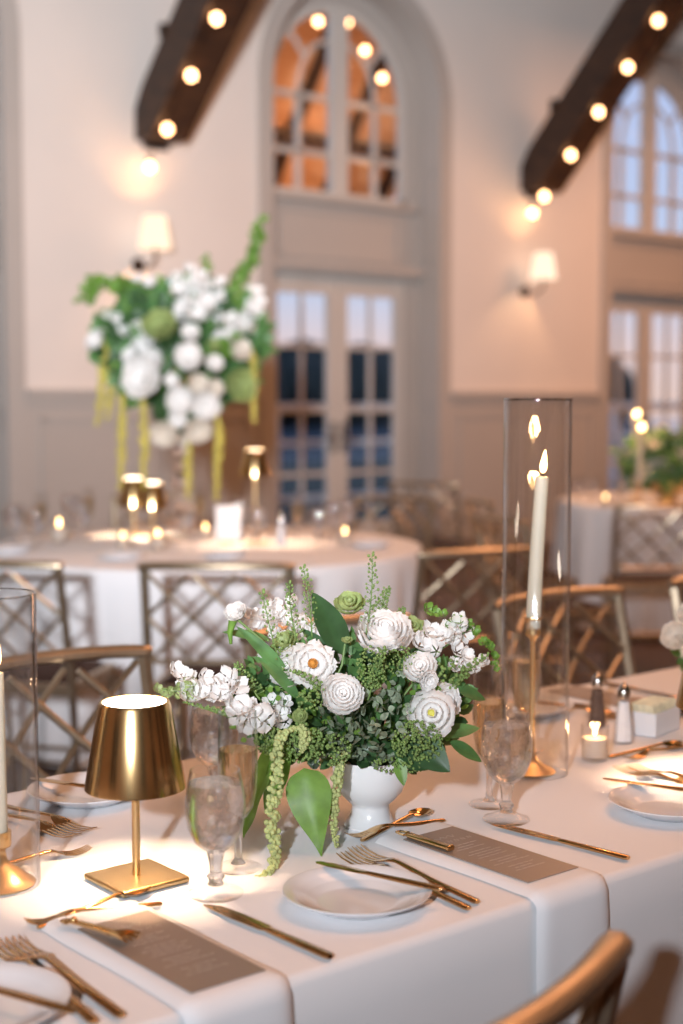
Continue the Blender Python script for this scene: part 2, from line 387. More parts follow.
# ---------------------------------------------------------------- rafters, string lights, sconces
SL = 1.045
def rafter(u, label, t0=.27):
    r = thing('timber_rafter', label, 'beam', (u, VW, 0), 0, 'timber rafters')
    w = .34; prof = [(0.0, 3.27), (0.0, 3.50), (-.10, 3.66), (-3.0, 3.66+2.9*SL), (-3.0, 3.27+2.80*SL), (-.22, 3.27)]
    b = MB(); n = len(prof)
    b.add([(-w/2, y, z) for y, z in prof]+[(w/2, y, z) for y, z in prof],
          [tuple(range(n)), tuple(range(2*n-1, n-1, -1))]+[(i, (i+1) % n, (i+1) % n+n, i+n) for i in range(n)])
    b.build('timber', 'beam', r, smooth=False, bevel=.012).location = (.10, 0, 0)
    b = MB(); b.box((.10, -.03, 3.25), (.20, .06, .06)); b.build('bracket', 'bronze', r, smooth=False)
    b = MB(); b.box((.10, -.40, 3.99), (.38, .05, .10)); b.build('bracket', 'bronze', r, smooth=False)
    s = thing('string_lights', label.replace('dark timber rafter', 'string of warm round bulbs under the rafter'), 'string lights', (u-.02, VW, 0), 0, 'string lights under the rafters')
    pos = [(-.10, 3.07)]
    for k in range(7):
        t = t0+k*.315; pos.append((-t, 3.27+.0+(t-.28)*SL-.02))
    cab = MB()
    for (y0, z0), (y1, z1) in zip(pos, pos[1:]):
        cab.tube([(0.02, y0, z0+.075), (0.02, (y0+y1)/2, (z0+z1)/2+.06), (0.02, y1, z1+.075)], .005, 5)
    cab.build('cable', 'bronze', s)
    for (y, z) in pos:
        so = MB(); so.lathe([(0, .085), (.014, .085), (.016, .05), (.014, .035)], 8, Matrix.Translation((0.02, y, z))); so.build('socket', 'bronze', s)
        bb = MB(); bb.ball((0.02, y, z), .034, 12, 8, (1, 1, 1.1)); bb.build('bulb', 'bulb', s)
rafter(5.85, 'dark timber rafter rising above the left wall lamp', .34)
rafter(9.97, 'dark timber rafter rising above the right wall lamp', .24)
rafter(14.20, 'dark timber rafter further along the wall beyond the second window')
# bulbs added outside, standing in for the string lights reflected there
s = thing('string_lights', 'string of warm bulbs seen outside through the arched window', 'string lights', (0, 0, 0), 0)
pp = []
for (u, v, z) in ((8.12, 10.1, 4.655), (8.45, 10.1, 4.70), (8.66, 10.1, 4.49), (8.865, 10.1, 4.275)): pp.append((u, v, z))
c_ = MB()
for a, b in zip(pp, pp[1:]):
    a, b = Vector(a), Vector(b); c_.tube([a+Vector((0, 0, .07)), (a+b)/2+Vector((0, 0, .03)), b+Vector((0, 0, .07))], .004, 5)
c_.build('cable', 'bronze', s)
for p in pp: MB().ball(p, .034, 10, 7).build('bulb', 'bulb', s)

def sconce():
    r = thing('wall_lamp', '', 'wall lamp')
    b = MB(); b.lathe([(0, 0), (.055, 0), (.055, .012), (.03, .022), (0, .025)], 20, Matrix.Translation((0, 0, -.22)) @ Matrix.Rotation(PI/2, 4, 'X')); b.build('backplate', 'bronze', r)
    b = MB(); b.tube([(0, -.01, -.22), (0, -.14, -.25), (.0, -.24, -.20), (0, -.24, -.10)], .009, 8); b.lathe([(.0, -.10), (.022, -.10), (.012, -.04)], 10, Matrix.Translation((0, -.24, 0))); b.build('arm', 'bronze', r)
    b = MB(); b.lathe([(.125, -.12), (.085, .12)], 32, Matrix.Translation((0, -.24, 0))); b.build('lamp_shade', 'shade', r)
    return r
place(sconce, 'sconce', (5.80, VW, 2.58), 0, 'glowing wall lamp above the tall flower arrangement', 'wall lamp', 'wall lamps with cream shades')
place(sconce, 'sconce', (9.97, VW, 2.58), 0, 'glowing wall lamp between the two arched windows', 'wall lamp', 'wall lamps with cream shades')

# ---------------------------------------------------------------- tablecloths
TC = TZ-.0009
def rect_cloth(name, u0, u1, v0, v1, label, seed):
    rnd = random.Random(seed); mb = MB(); R = .012
    loop = []   # perimeter with outward normals
    def side(ax, ay, bx, by, nx, ny, n):
        for i in range(n): loop.append((ax+(bx-ax)*i/n, ay+(by-ay)*i/n, nx, ny))
    step = 150
    side(u0, v0, u1, v0, 0, -1, step); side(u1, v0, u1, v1, 1, 0, 30); side(u1, v1, u0, v1, 0, 1, 60); side(u0, v1, u0, v0, -1, 0, 30)
    n = len(loop)
    rows = []
    rows.append([(x-nx*R, y-ny*R, TC) for x, y, nx, ny in loop])
    rows.append([(x-nx*R*.3, y-ny*R*.3, TC-R*.2) for x, y, nx, ny in loop])
    rows.append([(x, y, TC-R) for x, y, nx, ny in loop])
    ph = [rnd.uniform(0, 6.28) for _ in range(4)]
    for k in range(1, 15):
        z = TC-R-(TC-R-.015)*k/14; g = (k/14)**1.2
        row = []
        for (x, y, nx, ny) in loop:
            a = x*1.0 if ny else y
            w = .010+.028*(.5+.5*math.sin(a*9+ph[0]+.7*math.sin(a*3.1+ph[1])))+.010*math.sin(a*23+ph[2])+.03*g
            if ny > 0: w *= .25
            row.append((x+nx*g*w, y+ny*g*w, z))
        rows.append(row)
    vs = [p for r in rows for p in r]; fs = []
    for j in range(len(rows)-1):
        for i in range(n): fs.append((j*n+i, j*n+(i+1) % n, (j+1)*n+(i+1) % n, (j+1)*n+i))
    mb.add(vs, fs); mb.f.append(tuple(range(n)))
    return tag(mb.build(name, 'cloth', angle=math.radians(70)), label, 'tablecloth')
rect_cloth('tablecloth', -1.1, 4.5, 1.183, 2.05, 'white cloth over the long dining table nearest the camera', 3)
def round_cloth(c, r, label, seed, nf=17):
    rnd = random.Random(seed); mb = MB(); n = 204; rows = []
    ph = [rnd.uniform(0, 6.28) for _ in range(3)]
    rows.append([(0, 0, TC)]*1)
    rings = [(r-.02, TC, 0), (r-.004, TC-.003, 0), (r, TC-.014, 0)]
    for k in range(1, 13): rings.append((r, TC-.014-(TC-.03)*k/12, (k/12)**.8))
    vs = []; fs = []
    for (rr, z, g) in rings:
        for i in range(n):
            a = 2*PI*i/n; w = .035*math.sin(nf*a+ph[0]+1.2*math.sin(3*a+ph[1]))+.012*math.sin(2.3*nf*a+ph[2])
            q = rr+g*(.03+w); vs.append((q*math.cos(a), q*math.sin(a), z))
    for j in range(len(rings)-1):
        for i in range(n): fs.append((j*n+i, j*n+(i+1) % n, (j+1)*n+(i+1) % n, (j+1)*n+i))
    fs.append(tuple(range(n)))
    mb.add(vs, fs)
    return tag(mb.build('tablecloth', 'cloth', loc=(c[0], c[1], 0), angle=math.radians(70)), label, 'tablecloth')
RT = (3.445, 5.05); RT2 = (7.42, 5.38)
round_cloth(RT, .915, 'white cloth over the round table under the tall flower arrangement', 5)
round_cloth(RT2, .93, 'white cloth over the round table at the far right', 8)

# ---------------------------------------------------------------- chairs
CW, CTOP, CSEAT, LEAN = .225, .845, .47, .22
def cback(x, z):
    k = max(0, z-CSEAT)
    return Vector((x, -LEAN*k*(1 if z > CSEAT else 0)-.040*(1-(x/CW)**2)*min(1, k/.25), z))
def make_chair():
    r = thing('lattice_chair', '', 'chair')
    for s in (-1, 1):
        b = MB(); b.tube([(s*(CW-.005), .055, 0), (s*(CW), .02, .22), (s*CW, 0, CSEAT)]+[cback(s*CW, z) for z in (.55, .65, .75, CTOP-.005)], [.010, .012, .0145]+[.0145]*4, 6)
        b.build('back_post', 'chair', r)
        b = MB(); b.tube([(s*.185, .38, 0), (s*.20, .365, CSEAT-.02)], [.010, .0145], 6); b.build('leg', 'chair', r)
        for zz in (.18, .30): b = MB(); b.tube([(s*.222, .02, zz), (s*.194, .37, zz)], .007, 6); b.build('stretcher', 'chair', r)
    b = MB(); b.tube([cback(CW*1.06*math.sin(PI/2*t/8), CTOP)+Vector((0, 0, .012-.010*abs(t/8)**2)) for t in range(-8, 9)], [.014]+[.0175]*15+[.014], 8, flat=.8); b.build('top_rail', 'chair', r)
    b = MB(); b.tube([cback(CW*t/8, .545) for t in range(-8, 9)], .009, 6); b.build('lower_rail', 'chair', r)
    b = MB(); z0, z1 = .55, CTOP-.012; hw = CW-.01; st = .147
    for s in (-1, 1):
        for k in range(-4, 5):
            a = []
            for t in range(0, 61):
                x = -hw+2*hw*t/60; z = (z0+z1)/2+s*(x+ (k+.5)*st)
                if z0 <= z <= z1: a.append(cback(x, z)+Vector((0, s*.006, 0)))
            if len(a) > 2: b.tube(a[::3]+([a[-1]] if (len(a)-1) % 3 else []), .0075, 6)
    for i in range(-6, 7):
        for j in range(-6, 7):
            x, dz = (i-j)*st/2, (i+j+1)*st/2
            z = (z0+z1)/2+dz
            if abs(x) < hw-.02 and z0+.02 < z < z1-.02: b.ball(cback(x, z), .0115, 8, 5)
    b.build('lattice', 'chair', r)
    b = MB(); o = [(-.215, .0), (.215, .0), (.195, .375), (-.195, .375)]
    for (x0, y0), (x1, y1) in zip(o, o[1:]+o[:1]):
        dx, dy = x1-x0, y1-y0; L = math.hypot(dx, dy)
        b.box(((x0+x1)/2, (y0+y1)/2, .445), (L+.02, .022, .04), R=Matrix.Rotation(math.atan2(dy, dx), 3, 'Z'))
    b.build('seat_frame', 'chair', r, smooth=False, bevel=.004)
    b = MB()
    def sf(a, c):
        x = (a*2-1)*(.205-.018*c); y = .01+.36*c; e = 1-max(abs(a*2-1), abs(c*2-1))**6
        return (x, y, .462+.028*e)
    b.grid(sf, 12, 12); b.build('cushion', 'cushion', r)
    b = MB(); b.tube([(-.19, .37, .16), (.19, .37, .16)], .007, 6); b.build('stretcher', 'chair', r)
    b = MB(); b.tube([(-.22, .03, .2), (.22, .03, .2)], .007, 6); b.build('stretcher', 'chair', r)
    return r
def chair(loc, rz, label, group): return place(make_chair, 'chair', loc, rz, label, 'chair', group)
GN, GR, GQ = 'lattice chairs at the long table', 'lattice chairs at the round table', 'lattice chairs further off'
chair((.803, .895, 0), .17, 'gold lattice chair at the near edge of the long table, cut by the photo bottom', GN)
for u, dr, l in ((1.33, .03, 'gold lattice chair behind the gold table lamp, back rail just above its shade'), (2.035, 0, 'gold lattice chair mostly hidden behind the low flower centrepiece'),
             (2.80, -.02, 'gold lattice chair seen behind and beside the tall clear candle cylinder'), (3.49, .03, 'gold lattice chair at the right edge behind the bright flower')):
    chair((u, 2.41, 0), PI+dr, l, GN)
def face(a, b): return math.atan2(b[1]-a[1], b[0]-a[0])-PI/2
chair((2.10, 4.20, 0), -.95, 'pale lattice chair at the left edge, its back to the camera, before the round table', GR)
chair((2.58, 3.70, 0), -.74, 'pale lattice chair with its back to the camera, just above the white snapdragon spray', GR)
chair((3.47, 3.50, 0), -.26, 'brown lattice chair seen just right of the round table, above the right flowers', GR)
chair((4.86, 5.50, 0), face((4.86, 5.50), RT), 'lattice chair on the far right side of the round table near the goblets', GR)
chair((4.08, 6.40, 0), face((4.08, 6.4), RT), 'lattice chair on the far side of the round table in front of the glazed doors', GR)
chair((2.72, 6.40, 0), face((2.72, 6.4), RT), 'lattice chair on the far left side of the round table against the panelling', GR)
chair((6.05, 6.45, 0), -1.25, 'small distant lattice chair turned aside below the wainscot, by the window casing', GQ)
chair((5.28, 5.15, 0), -2.1, 'brown lattice chair in the gap between the two round tables', GQ)
chair((4.55, 4.30, 0), -1.9, 'lattice chair seen through the left side of the clear candle cylinder', GQ)
chair((5.66, 4.40, 0), -.70, 'lattice chair at the right table with its back to the camera, below the far candle', GQ)
chair((6.25, 3.95, 0), -.25, 'lattice chair beside the right round table, cut by the right edge', GQ)

# ---------------------------------------------------------------- place settings
def make_fork(L=.252, w=1.12):
    r = thing('fork', '', 'fork')
    b = MB(); b.strip([(0, 0, .003, .004, .002), (.004, 0, .0032, .0052*w, .0026), (L*.35, 0, .006, .0042*w, .0026), (L*.60, 0, .011, .0028, .0022), (L*.66, 0, .0115, .0030, .0018)]); b.build('handle', 'cutgold', r)
    b = MB(); b.strip([(L*.655, 0, .0115, .0030, .0018), (L*.69, 0, .0105, .0085*w, .0011), (L*.74, 0, .0070, .0125*w, .0010), (L*.775, 0, .0048, .0128*w, .0009)])
    for k in (-1.5, -.5, .5, 1.5):
        b.strip([(L*.765, k*.0066*w, .0052, .0024, .0010), (L*.86, k*.0068*w, .0030, .0017, .0009), (L*.95, k*.0068*w, .0050, .0013, .0008), (L, k*.0066*w, .0085, .0007, .0006)], n=6)
    b.build('head', 'cutgold', r); return r
def make_knife(L=.224):
    r = thing('table_knife', '', 'knife')
    b = MB(); b.strip([(0, 0, .004, .004, .0025), (.005, 0, .004, .0062, .003), (L*.25, 0, .004, .0055, .003), (L*.47, 0, .004, .0042, .003), (L*.5, 0, .004, .0038, .0022)]); b.build('handle', 'cutgold', r)
    b = MB(); b.strip([(L*.49, 0, .004, .0040, .0016), (L*.52, -.001, .004, .0088, .0010), (L*.75, 0, .004, .0100, .0009), (L*.92, .001, .004, .0085, .0008), (L*.98, .004, .004, .0040, .0007), (L, .006, .004, .0012, .0006)]); b.build('blade', 'cutgold', r)
    return r
def make_spoon(L=.165):
    r = thing('dessert_spoon', '', 'spoon')
    b = MB(); b.strip([(0, 0, .003, .003, .002), (.004, 0, .0032, .0048, .0024), (L*.4, 0, .006, .0038, .0024), (L*.72, 0, .010, .0024, .002), (L*.78, 0, .0095, .0032, .0016)]); b.build('handle', 'cutgold', r)
    b = MB(); R1, R2 = L*.135, .0155; cx = L*.77+R1
    def f(a, c):
        t = 2*PI*a; q = c; e = 1-q*q
        return (cx+R1*q*math.cos(t), R2*q*math.sin(t), .0085-.0072*e)
    b.grid(f, 20, 6)
    def f2(a, c):
        x, y, z = f(a, 1-c*.0); t = 2*PI*a; q = c; e = 1-q*q
        return (cx+R1*q*math.cos(t), R2*q*math.sin(t), .0079-.0074*e)
    b.grid(f2, 20, 6); b.build('bowl', 'cutgold', r); return r
def make_butter():
    r = thing('butter_knife', '', 'knife'); L = .185
    b = MB(); b.strip([(0, 0, .0, .003, .002), (.004, 0, 0, .0052, .0028), (L*.3, 0, 0, .0048, .0028), (L*.58, 0, 0, .0034, .0024)]); b.build('handle', 'cutgold', r)
    b = MB(); b.strip([(L*.57, 0, 0, .0036, .0018), (L*.64, 0, 0, .0075, .0009), (L*.88, 0, 0, .0080, .0008), (L*.98, 0, 0, .005, .0007), (L, 0, 0, .0018, .0006)]); b.build('blade', 'cutgold', r)
    return r
def make_dfork(): 
    o = make_fork(.165, .8); o.name = 'dessert_fork'; return o
def make_plate():
    r = thing('bread_plate', '', 'plate')
    p = [(0, .004), (.045, .004), (.052, .005), (.060, .010), (.064, .0105), (.0655, .012), (.073, .0135), (.0745, .015), (.083, .018), (.0885, .0205), (.0905, .0205), (.0905, .019), (.085, .0155), (.070, .009), (.055, .001), (.046, 0), (0, 0)]
    b = MB(); b.lathe(p, 64); b.build('dish', 'china', r); return r
def make_napkin():
    r = thing('napkin', '', 'napkin')
    mb = MB(); W = .067; n = 10; path = []
    # path from the back edge (v=.295) to the table edge (v=0) then hanging down
    for k in range(9): path.append((.295-.285*k/8, .0085, 0, 1))
    for k in range(1, 7):
        a = PI/2*k/6; path.append((.010-.0265*math.sin(a)*.9, .0085-.0255*(1-math.cos(a)), -math.sin(a), math.cos(a)))
    for k in range(1, 8): path.append((-.0145-.004*k/7*2, -.017-.26*k/7, -1, 0))
    rows = []
    for i, (y, z, ny, nz) in enumerate(path):
        row = []
        g = max(0, i-14)/7
        for j in range(n*2+1):
            t = j/(n*2); a = -1+2*t; e = (1-abs(a)**8)
            wv = g*.004*math.sin(a*4+1)
            o = -.008*(1-e)+wv
            x = W*a*(1+.02*math.sin(i*.9))+.004*g*a
            row.append((x, y+ny*o*1.0, z+nz*o*1.0))
        rows.append(row)
    nr, nc = len(rows), len(rows[0]); vs = [p for q in rows for p in q]
    fs = [(i*nc+j, (i+1)*nc+j, (i+1)*nc+j+1, i*nc+j+1) for i in range(nr-1) for j in range(nc-1)]
    mb.add(vs, fs); o = mb.build('folded_cloth', 'napkin', r, angle=math.radians(80))
    return r
def make_menu():
    r = thing('menu_card', '', 'menu card'); W, L = .094, .232
    b = MB(); b.box((0, 0, .0012), (W, L, .0012)); b.build('card', 'menu', r, smooth=False)
    rnd = random.Random(11); t = MB()
    def word(x, y, w, h, kind):
        pts = []; n = max(3, int(w/h*2.2))
        for i in range(n+1):
            a = i/n; pts.append((x+w*a, y+(h*.5*math.sin(i*2.4+rnd.random()) if kind == 'script' else h*(.5 if i % 2 else -.5)), .0021))
        t.tube(pts, .00045 if kind == 'script' else .00033, 4, flat=.3, up=(0, 0, 1))
    word(-.018, .084, .036, .009, 'script')
    x = -.034
    for w in (.010, .010, .010, .010, .010, .010): word(x, .066, w*.8, .0075, 'caps'); x += .0118
    y = .047
    for i in range(13):
        if i in (3, 7, 10): y -= .007
        tot = rnd.uniform(.035, .066); x = -tot/2
        while x < tot/2-.006:
            w = min(rnd.uniform(.006, .013), tot/2-x); word(x, y, w, .0026, 'line'); x += w+.0025
        y -= .0085
    t.build('printed_lettering', 'ink', r, smooth=False)
    return r
def make_ornament():
    r = thing('gold_place_ornament', '', 'place ornament')
    b = MB(); b.tube([(0, 0, .006), (.018, 0, .007), (.05, .001, .0075), (.075, 0, .007)], [.003, .0045, .0048, .0055], 8, flat=.6)
    b.ball((.012, 0, .009), .0045, 8, 6); b.tube([(.006, -.006, .005), (.010, .0, .010), (.008, .007, .006), (-.004, .005, .005), (-.006, -.003, .005), (.004, -.006, .005)], .0016, 6)
    b.build('shaft', 'gold', r)
    b = MB()
    for k in range(-3, 4): b.tube([(.070, k*.0012, .007), (.088, k*.0028, .008+.002*(k % 2)), (.102, k*.0042, .006+.004*(k % 2))], [.0022, .0022, .0012], 6)
    b.build('fan_end', 'gold', r)
    return r
def make_ornament_plain():
    r = thing('gold_place_ornament', '', 'place ornament')
    b = MB(); b.box((.055, 0, .005), (.080, .011, .006)); b.box((.094, 0, .0052), (.006, .013, .0075)); b.build('bar', 'gold', r, smooth=False, bevel=.002)
    b = MB(); b.tube([(.012, -.006, .005), (.016, 0, .009), (.010, .006, .006), (-.004, .004, .005), (-.006, -.003, .005), (.004, -.006, .005), (.012, -.006, .005)], .0016, 6); b.build('loop', 'gold', r)
    return r
def put(kind, u, v, rz, label, z=TZ, h=None):
    fn, cat, grp = {'fork': (make_fork, 'fork', 'gold forks'), 'knife': (make_knife, 'knife', 'gold table knives'), 'spoon': (make_spoon, 'spoon', 'gold dessert spoons'),
        'butter': (make_butter, 'knife', 'gold butter knives'), 'dfork': (make_dfork, 'fork', 'gold dessert forks'), 'plate': (make_plate, 'plate', 'small white bread plates'),
        'napkin': (make_napkin, 'napkin', 'white folded napkins'), 'menu': (make_menu, 'menu card', 'pewter grey menu cards')}[kind]
    o = place(fn, kind, (u, v, z+.0005), rz, label, cat, grp)
    return o
def two(kind, p, q, label, z=TZ, tilt=0.):
    """lay cutlery so its handle end is at p and its head end at q"""
    rz = math.atan2(q[1]-p[1], q[0]-p[0]); o = put(kind, p[0], p[1], rz, label, z)
    if tilt: o.rotation_euler = (0, tilt, rz)
    return o
ED = 1.183
# left near setting
put('napkin', .842, ED, 0, 'folded white napkin hanging off the table edge under the left menu card')
put('menu', .842, 1.312, 0, 'grey menu card in the glow of the gold table lamp', TZ+.0085)
o = make_ornament(); o.location = (.792, 1.447, TZ+.0098); o.rotation_euler = (0, 0, math.radians(-75)); tag(o, 'gold ornament with a flared end on the left menu card', 'place ornament')
two('fork', (.720, 1.207), (.727, 1.468), 'gold fork in the bottom left corner, right one of the crossed pair')
two('fork', (.692, 1.212), (.712, 1.455), 'gold fork in the bottom left corner, left one of the crossed pair')
put('plate', .612, 1.300, 0, 'white bread plate cut off by the bottom left corner')
two('butter', (.668, 1.205), (.600, 1.385), 'gold butter knife lying on the plate in the bottom left corner', TZ+.023)
two('dfork', (.925, 1.455), (.765, 1.495), 'gold dessert fork lying between the gold lamp and the left menu card')
two('spoon', (.772, 1.478), (.922, 1.505), 'gold dessert spoon touching the front of the gold lamp base')
two('knife', (.974, 1.192), (.966, 1.420), 'gold knife lying right of the left menu card in front of the goblet')
# middle near setting
put('napkin', 1.354, ED, 0, 'folded white napkin hanging off the table edge under the middle menu card')
put('menu', 1.354, 1.326, 0, 'grey menu card in front of the white footed vase', TZ+.0085)
o = make_ornament_plain(); o.location = (1.316, 1.457, TZ+.0098); o.rotation_euler = (0, 0, math.radians(-88)); tag(o, 'slim gold bar ornament with a loop on the middle menu card', 'place ornament')
two('fork', (1.222, 1.214), (1.240, 1.478), 'gold fork lying right of the middle bread plate, upper one of the pair')
two('fork', (1.198, 1.205), (1.212, 1.455), 'gold fork beside the middle bread plate, mostly under the butter knife')
put('plate', 1.110, 1.307, 0, 'white bread plate in the lower middle between the two menu cards')
two('butter', (1.180, 1.232), (1.126, 1.418), 'gold butter knife resting across the rim of the middle bread plate', TZ+.0235)
two('dfork', (1.430, 1.490), (1.272, 1.512), 'gold dessert fork at the foot of the white vase')
two('spoon', (1.275, 1.492), (1.410, 1.527), 'gold dessert spoon with its bowl right of the white vase foot')
two('knife', (1.495, 1.205), (1.470, 1.430), 'gold knife lying right of the middle menu card')
# right near setting
put('plate', 1.722, 1.312, 0, 'white bread plate cut by the right edge of the photo')
two('butter', (1.790, 1.270), (1.728, 1.440), 'gold butter knife across the plate at the right edge', TZ+.0235)
two('fork', (1.838, 1.270), (1.856, 1.525), 'gold fork at the right edge pointing to the lit votive')
two('fork', (1.866, 1.262), (1.880, 1.515), 'second gold fork at the right edge beside the dessert cutlery')
two('dfork', (2.075, 1.545), (1.900, 1.548), 'gold dessert fork at the right edge below the salt shaker')
two('spoon', (1.905, 1.580), (2.060, 1.560), 'gold dessert spoon at the right edge below the salt shaker')
# far settings
put('plate', 1.092, 1.923, PI, 'white bread plate behind the gold table lamp')
two('butter', (1.118, 1.845), (1.045, 2.010), 'gold butter knife across the plate behind the gold lamp', TZ+.0235)
two('fork', (.962, 2.010), (1.000, 1.790), 'gold fork on the far side left of the lamp, upper one of the pair')
two('fork', (.935, 2.000), (.972, 1.765), 'gold fork on the far side left of the lamp, lower one of the pair')
two('dfork', (.800, 1.712), (.952, 1.695), 'gold dessert fork between the left candle cylinder and the lamp')
put('napkin', 2.26, 2.047, PI, 'folded white napkin on the far side behind the pepper shaker')
put('menu', 2.26, 1.89, PI, 'menu card on the far napkin behind the salt and pepper', TZ+.0085)
put('plate', 2.06, 1.915, PI, 'white bread plate behind the tall clear candle cylinder')
two('butter', (2.09, 1.845), (2.03, 2.010), 'gold butter knife across the plate behind the tall candle cylinder', TZ+.0235)
two('fork', (2.14, 2.0), (2.145, 1.775), 'gold fork behind the pepper shaker, nearer the plate')
two('fork', (2.172, 2.0), (2.172, 1.765), 'gold fork behind the pepper shaker, nearer the napkin')
two('dfork', (2.30, 1.742), (2.15, 1.728), 'gold dessert fork behind the salt shaker')
two('spoon', (2.14, 1.700), (2.29, 1.712), 'gold dessert spoon behind the salt shaker')
two('knife', (2.40, 2.03), (2.40, 1.80), 'gold knife on the far side near the right edge')
# ---------------------------------------------------------------- glassware
def ring_prof(outer, th):
    """closed thin shell from an outer profile (bottom to top)"""
    inner = [(max(r-th, 0), z) for r, z in outer]
    return outer+inner[::-1]
def make_goblet():
    r = thing('water_goblet', '', 'goblet')
    foot = [(0, 0), (.033, 0), (.0345, .0015), (.0335, .0035), (.026, .0055), (.018, .0095), (.012, .0125), (0, .0130)]
    b = MB(); b.lathe(foot, 40, wob=lambda a, z: 1+.012*math.sin(9*a)); b.build('foot', 'footglass', r)
    stem = [(0, .010), (.010, .0125), (.0085, .018), (.0115, .023), (.0075, .028), (.0085, .040), (.0105, .050), (.011, .054), (0, .056)]
    b = MB(); b.lathe(stem, 10); b.build('stem', 'crystal', r, smooth=False)
    bowl = [(.004, .054), (.016, .058), (.027, .068), (.0345, .085), (.0375, .104), (.0372, .122), (.034, .142), (.0310, .157)]
    b = MB(); b.lathe(ring_prof(bowl, .0014), 48); b.build('bowl', 'glass', r)
    w = [(0, .0565), (.0145, .0605), (.0252, .070), (.0325, .086), (.0354, .104), (.0350, .122), (.0322, .141), (.0322, .1412), (0, .1412)]
    b = MB(); b.lathe(w, 48); b.build('water', 'water', r)
    rnd = random.Random(4); b = MB()
    for k in range(5):
        a = rnd.uniform(0, 6.28); q = rnd.uniform(.004, .014)
        b.box((q*math.cos(a), q*math.sin(a), .088+.011*k), (.016, .015, .013), R=Matrix.Rotation(rnd.uniform(0, 3), 3, Vector((rnd.random(), rnd.random(), rnd.random())).normalized()))
    b.build('ice_cubes', 'ice', r, bevel=.002)
    return r
def make_goblet_lime():
    r = make_goblet()
    b = MB()
    pts = [(-.025+.006*abs(t-2.5)/3*(1 if t < 3 else .2), -.014, .070+.060*t/6) for t in range(7)]
    b.tube([Vector(p) for p in pts], [.001, .006, .0085, .0095, .0085, .006, .001], 8, flat=.5); b.build('lime_wedge', 'lime', r)
    return r
def make_flute():
    r = thing('champagne_flute', '', 'champagne glass')
    b = MB(); b.lathe([(0, 0), (.030, 0), (.0315, .0012), (.029, .003), (.010, .007), (0, .008)], 28); b.build('foot', 'footglass', r)
    b = MB(); b.lathe([(0, .006), (.010, .007), (.0055, .013), (.0045, .030), (.005, .055), (.007, .064), (0, .066)], 16); b.build('stem', 'crystal', r)
    b = MB(); b.lathe(ring_prof([(.003, .064), (.012, .069), (.020, .082), (.0245, .105), (.0262, .135), (.0258, .17), (.0245, .208)], .0011), 40); b.build('bowl', 'glass', r)
    b = MB(); b.lathe([(0, .067), (.0105, .071), (.0185, .083), (.0230, .105), (.0247, .135), (.0245, .158), (.0245, .1582), (0, .1582)], 36); b.build('champagne', 'champagne', r)
    return r
def goblet(u, v, label, z=TZ): return place(make_goblet, 'gob', (u, v, z), random.uniform(0, 6), label, 'goblet', 'stemmed water goblets')
def flute(u, v, label, z=TZ): return place(make_flute, 'flu', (u, v, z), random.uniform(0, 6), label, 'champagne glass', 'champagne flutes')
g = make_goblet_lime(); g.location = (1.000, 1.448, TZ); g.rotation_euler = (0, 0, -YAW); tag(g, 'water goblet with a lime wedge between the gold lamp and the flowers', 'goblet', 'stemmed water goblets')
goblet(1.507, 1.440, 'water goblet right of the flower centrepiece by the middle menu card')
flute(1.080, 1.512, 'champagne glass directly behind the goblet with the lime wedge')
flute(1.545, 1.512, 'champagne glass directly behind the goblet right of the flowers')
goblet(1.235, 1.790, 'water goblet on the far side half hidden behind the champagne glass near the lamp')
u, v = cam2room((528-341.5)/F_PX*2.49, 2.49); flute(u, v, 'champagne glass seen through the tall clear candle cylinder')
u, v = cam2room((514-341.5)/F_PX*2.62, 2.62); goblet(u, v, 'water goblet behind the left side of the tall candle cylinder')
# ---------------------------------------------------------------- cordless lamps
def make_lamp(h=.232):
    r = thing('gold_table_lamp', '', 'table lamp')
    b = MB(); b.box((0, 0, .005), (.098, .098, .008)); b.build('base', 'brass', r, smooth=False, bevel=.003)
    b = MB(); b.box((0, 0, .0008), (.092, .092, .0014)); b.build('foot_pad', 'bronze', r, smooth=False)
    b = MB(); b.lathe([(0, .008), (.0052, .008), (.0052, h-.03)], 16); b.build('stem', 'brass', r)
    b = MB(); b.lathe([(.0625, h-.110), (.0640, h-.110), (.0640, h-.108), (.0455, h-.004), (.0435, h), (.0400, h), (.0400, h-.003), (.0440, h-.006), (.0620, h-.108), (.0625, h-.110)], 64); b.build('lamp_shade', 'gold', r)
    b = MB(); b.lathe([(0, h-.0015), (.040, h-.0015), (.040, h-.006), (0, h-.006)], 40); b.build('top_diffuser', 'led', r)
    b = MB(); b.lathe([(0.006, h-.030), (.042, h-.030), (.042, h-.034), (.006, h-.034)], 40); b.build('lower_diffuser', 'led', r)
    return r
L1 = (.950, 1.552)
o = make_lamp(); o.location = (*L1, TZ); o.rotation_euler = (0, 0, math.radians(0)); tag(o, 'gold table lamp with a lit top in the left foreground', 'table lamp', 'gold table lamps')
lamps = [(*L1, .232)]
u, v = cam2room((722-341.5)/F_PX*2.28, 2.28)
dup(o, (u, v, TZ), .2, 'gold table lamp at the right edge, only its shade edge showing', 'gold table lamps'); lamps.append((u, v, .232))
for px, D, s, l in ((133, 6.50, 1.12, 'gold table lamp on the round table, left one of the close pair'), (152, 6.45, 1.04, 'gold table lamp on the round table, right one of the close pair')):
    u, v = cam2room((px-341.5)/F_PX*D, D); c = dup(o, (u, v, TZ), .1, l, 'gold table lamps'); c.scale = (s,)*3; lamps.append((u, v, .232*s))
D = 6.15; u, v = cam2room((255-341.5)/F_PX*D, D); c = make_lamp(.40); c.location = (u, v, TZ); tag(c, 'tallest gold table lamp, right of the tall flower arrangement', 'table lamp', 'gold table lamps'); lamps.append((u, v, .40))
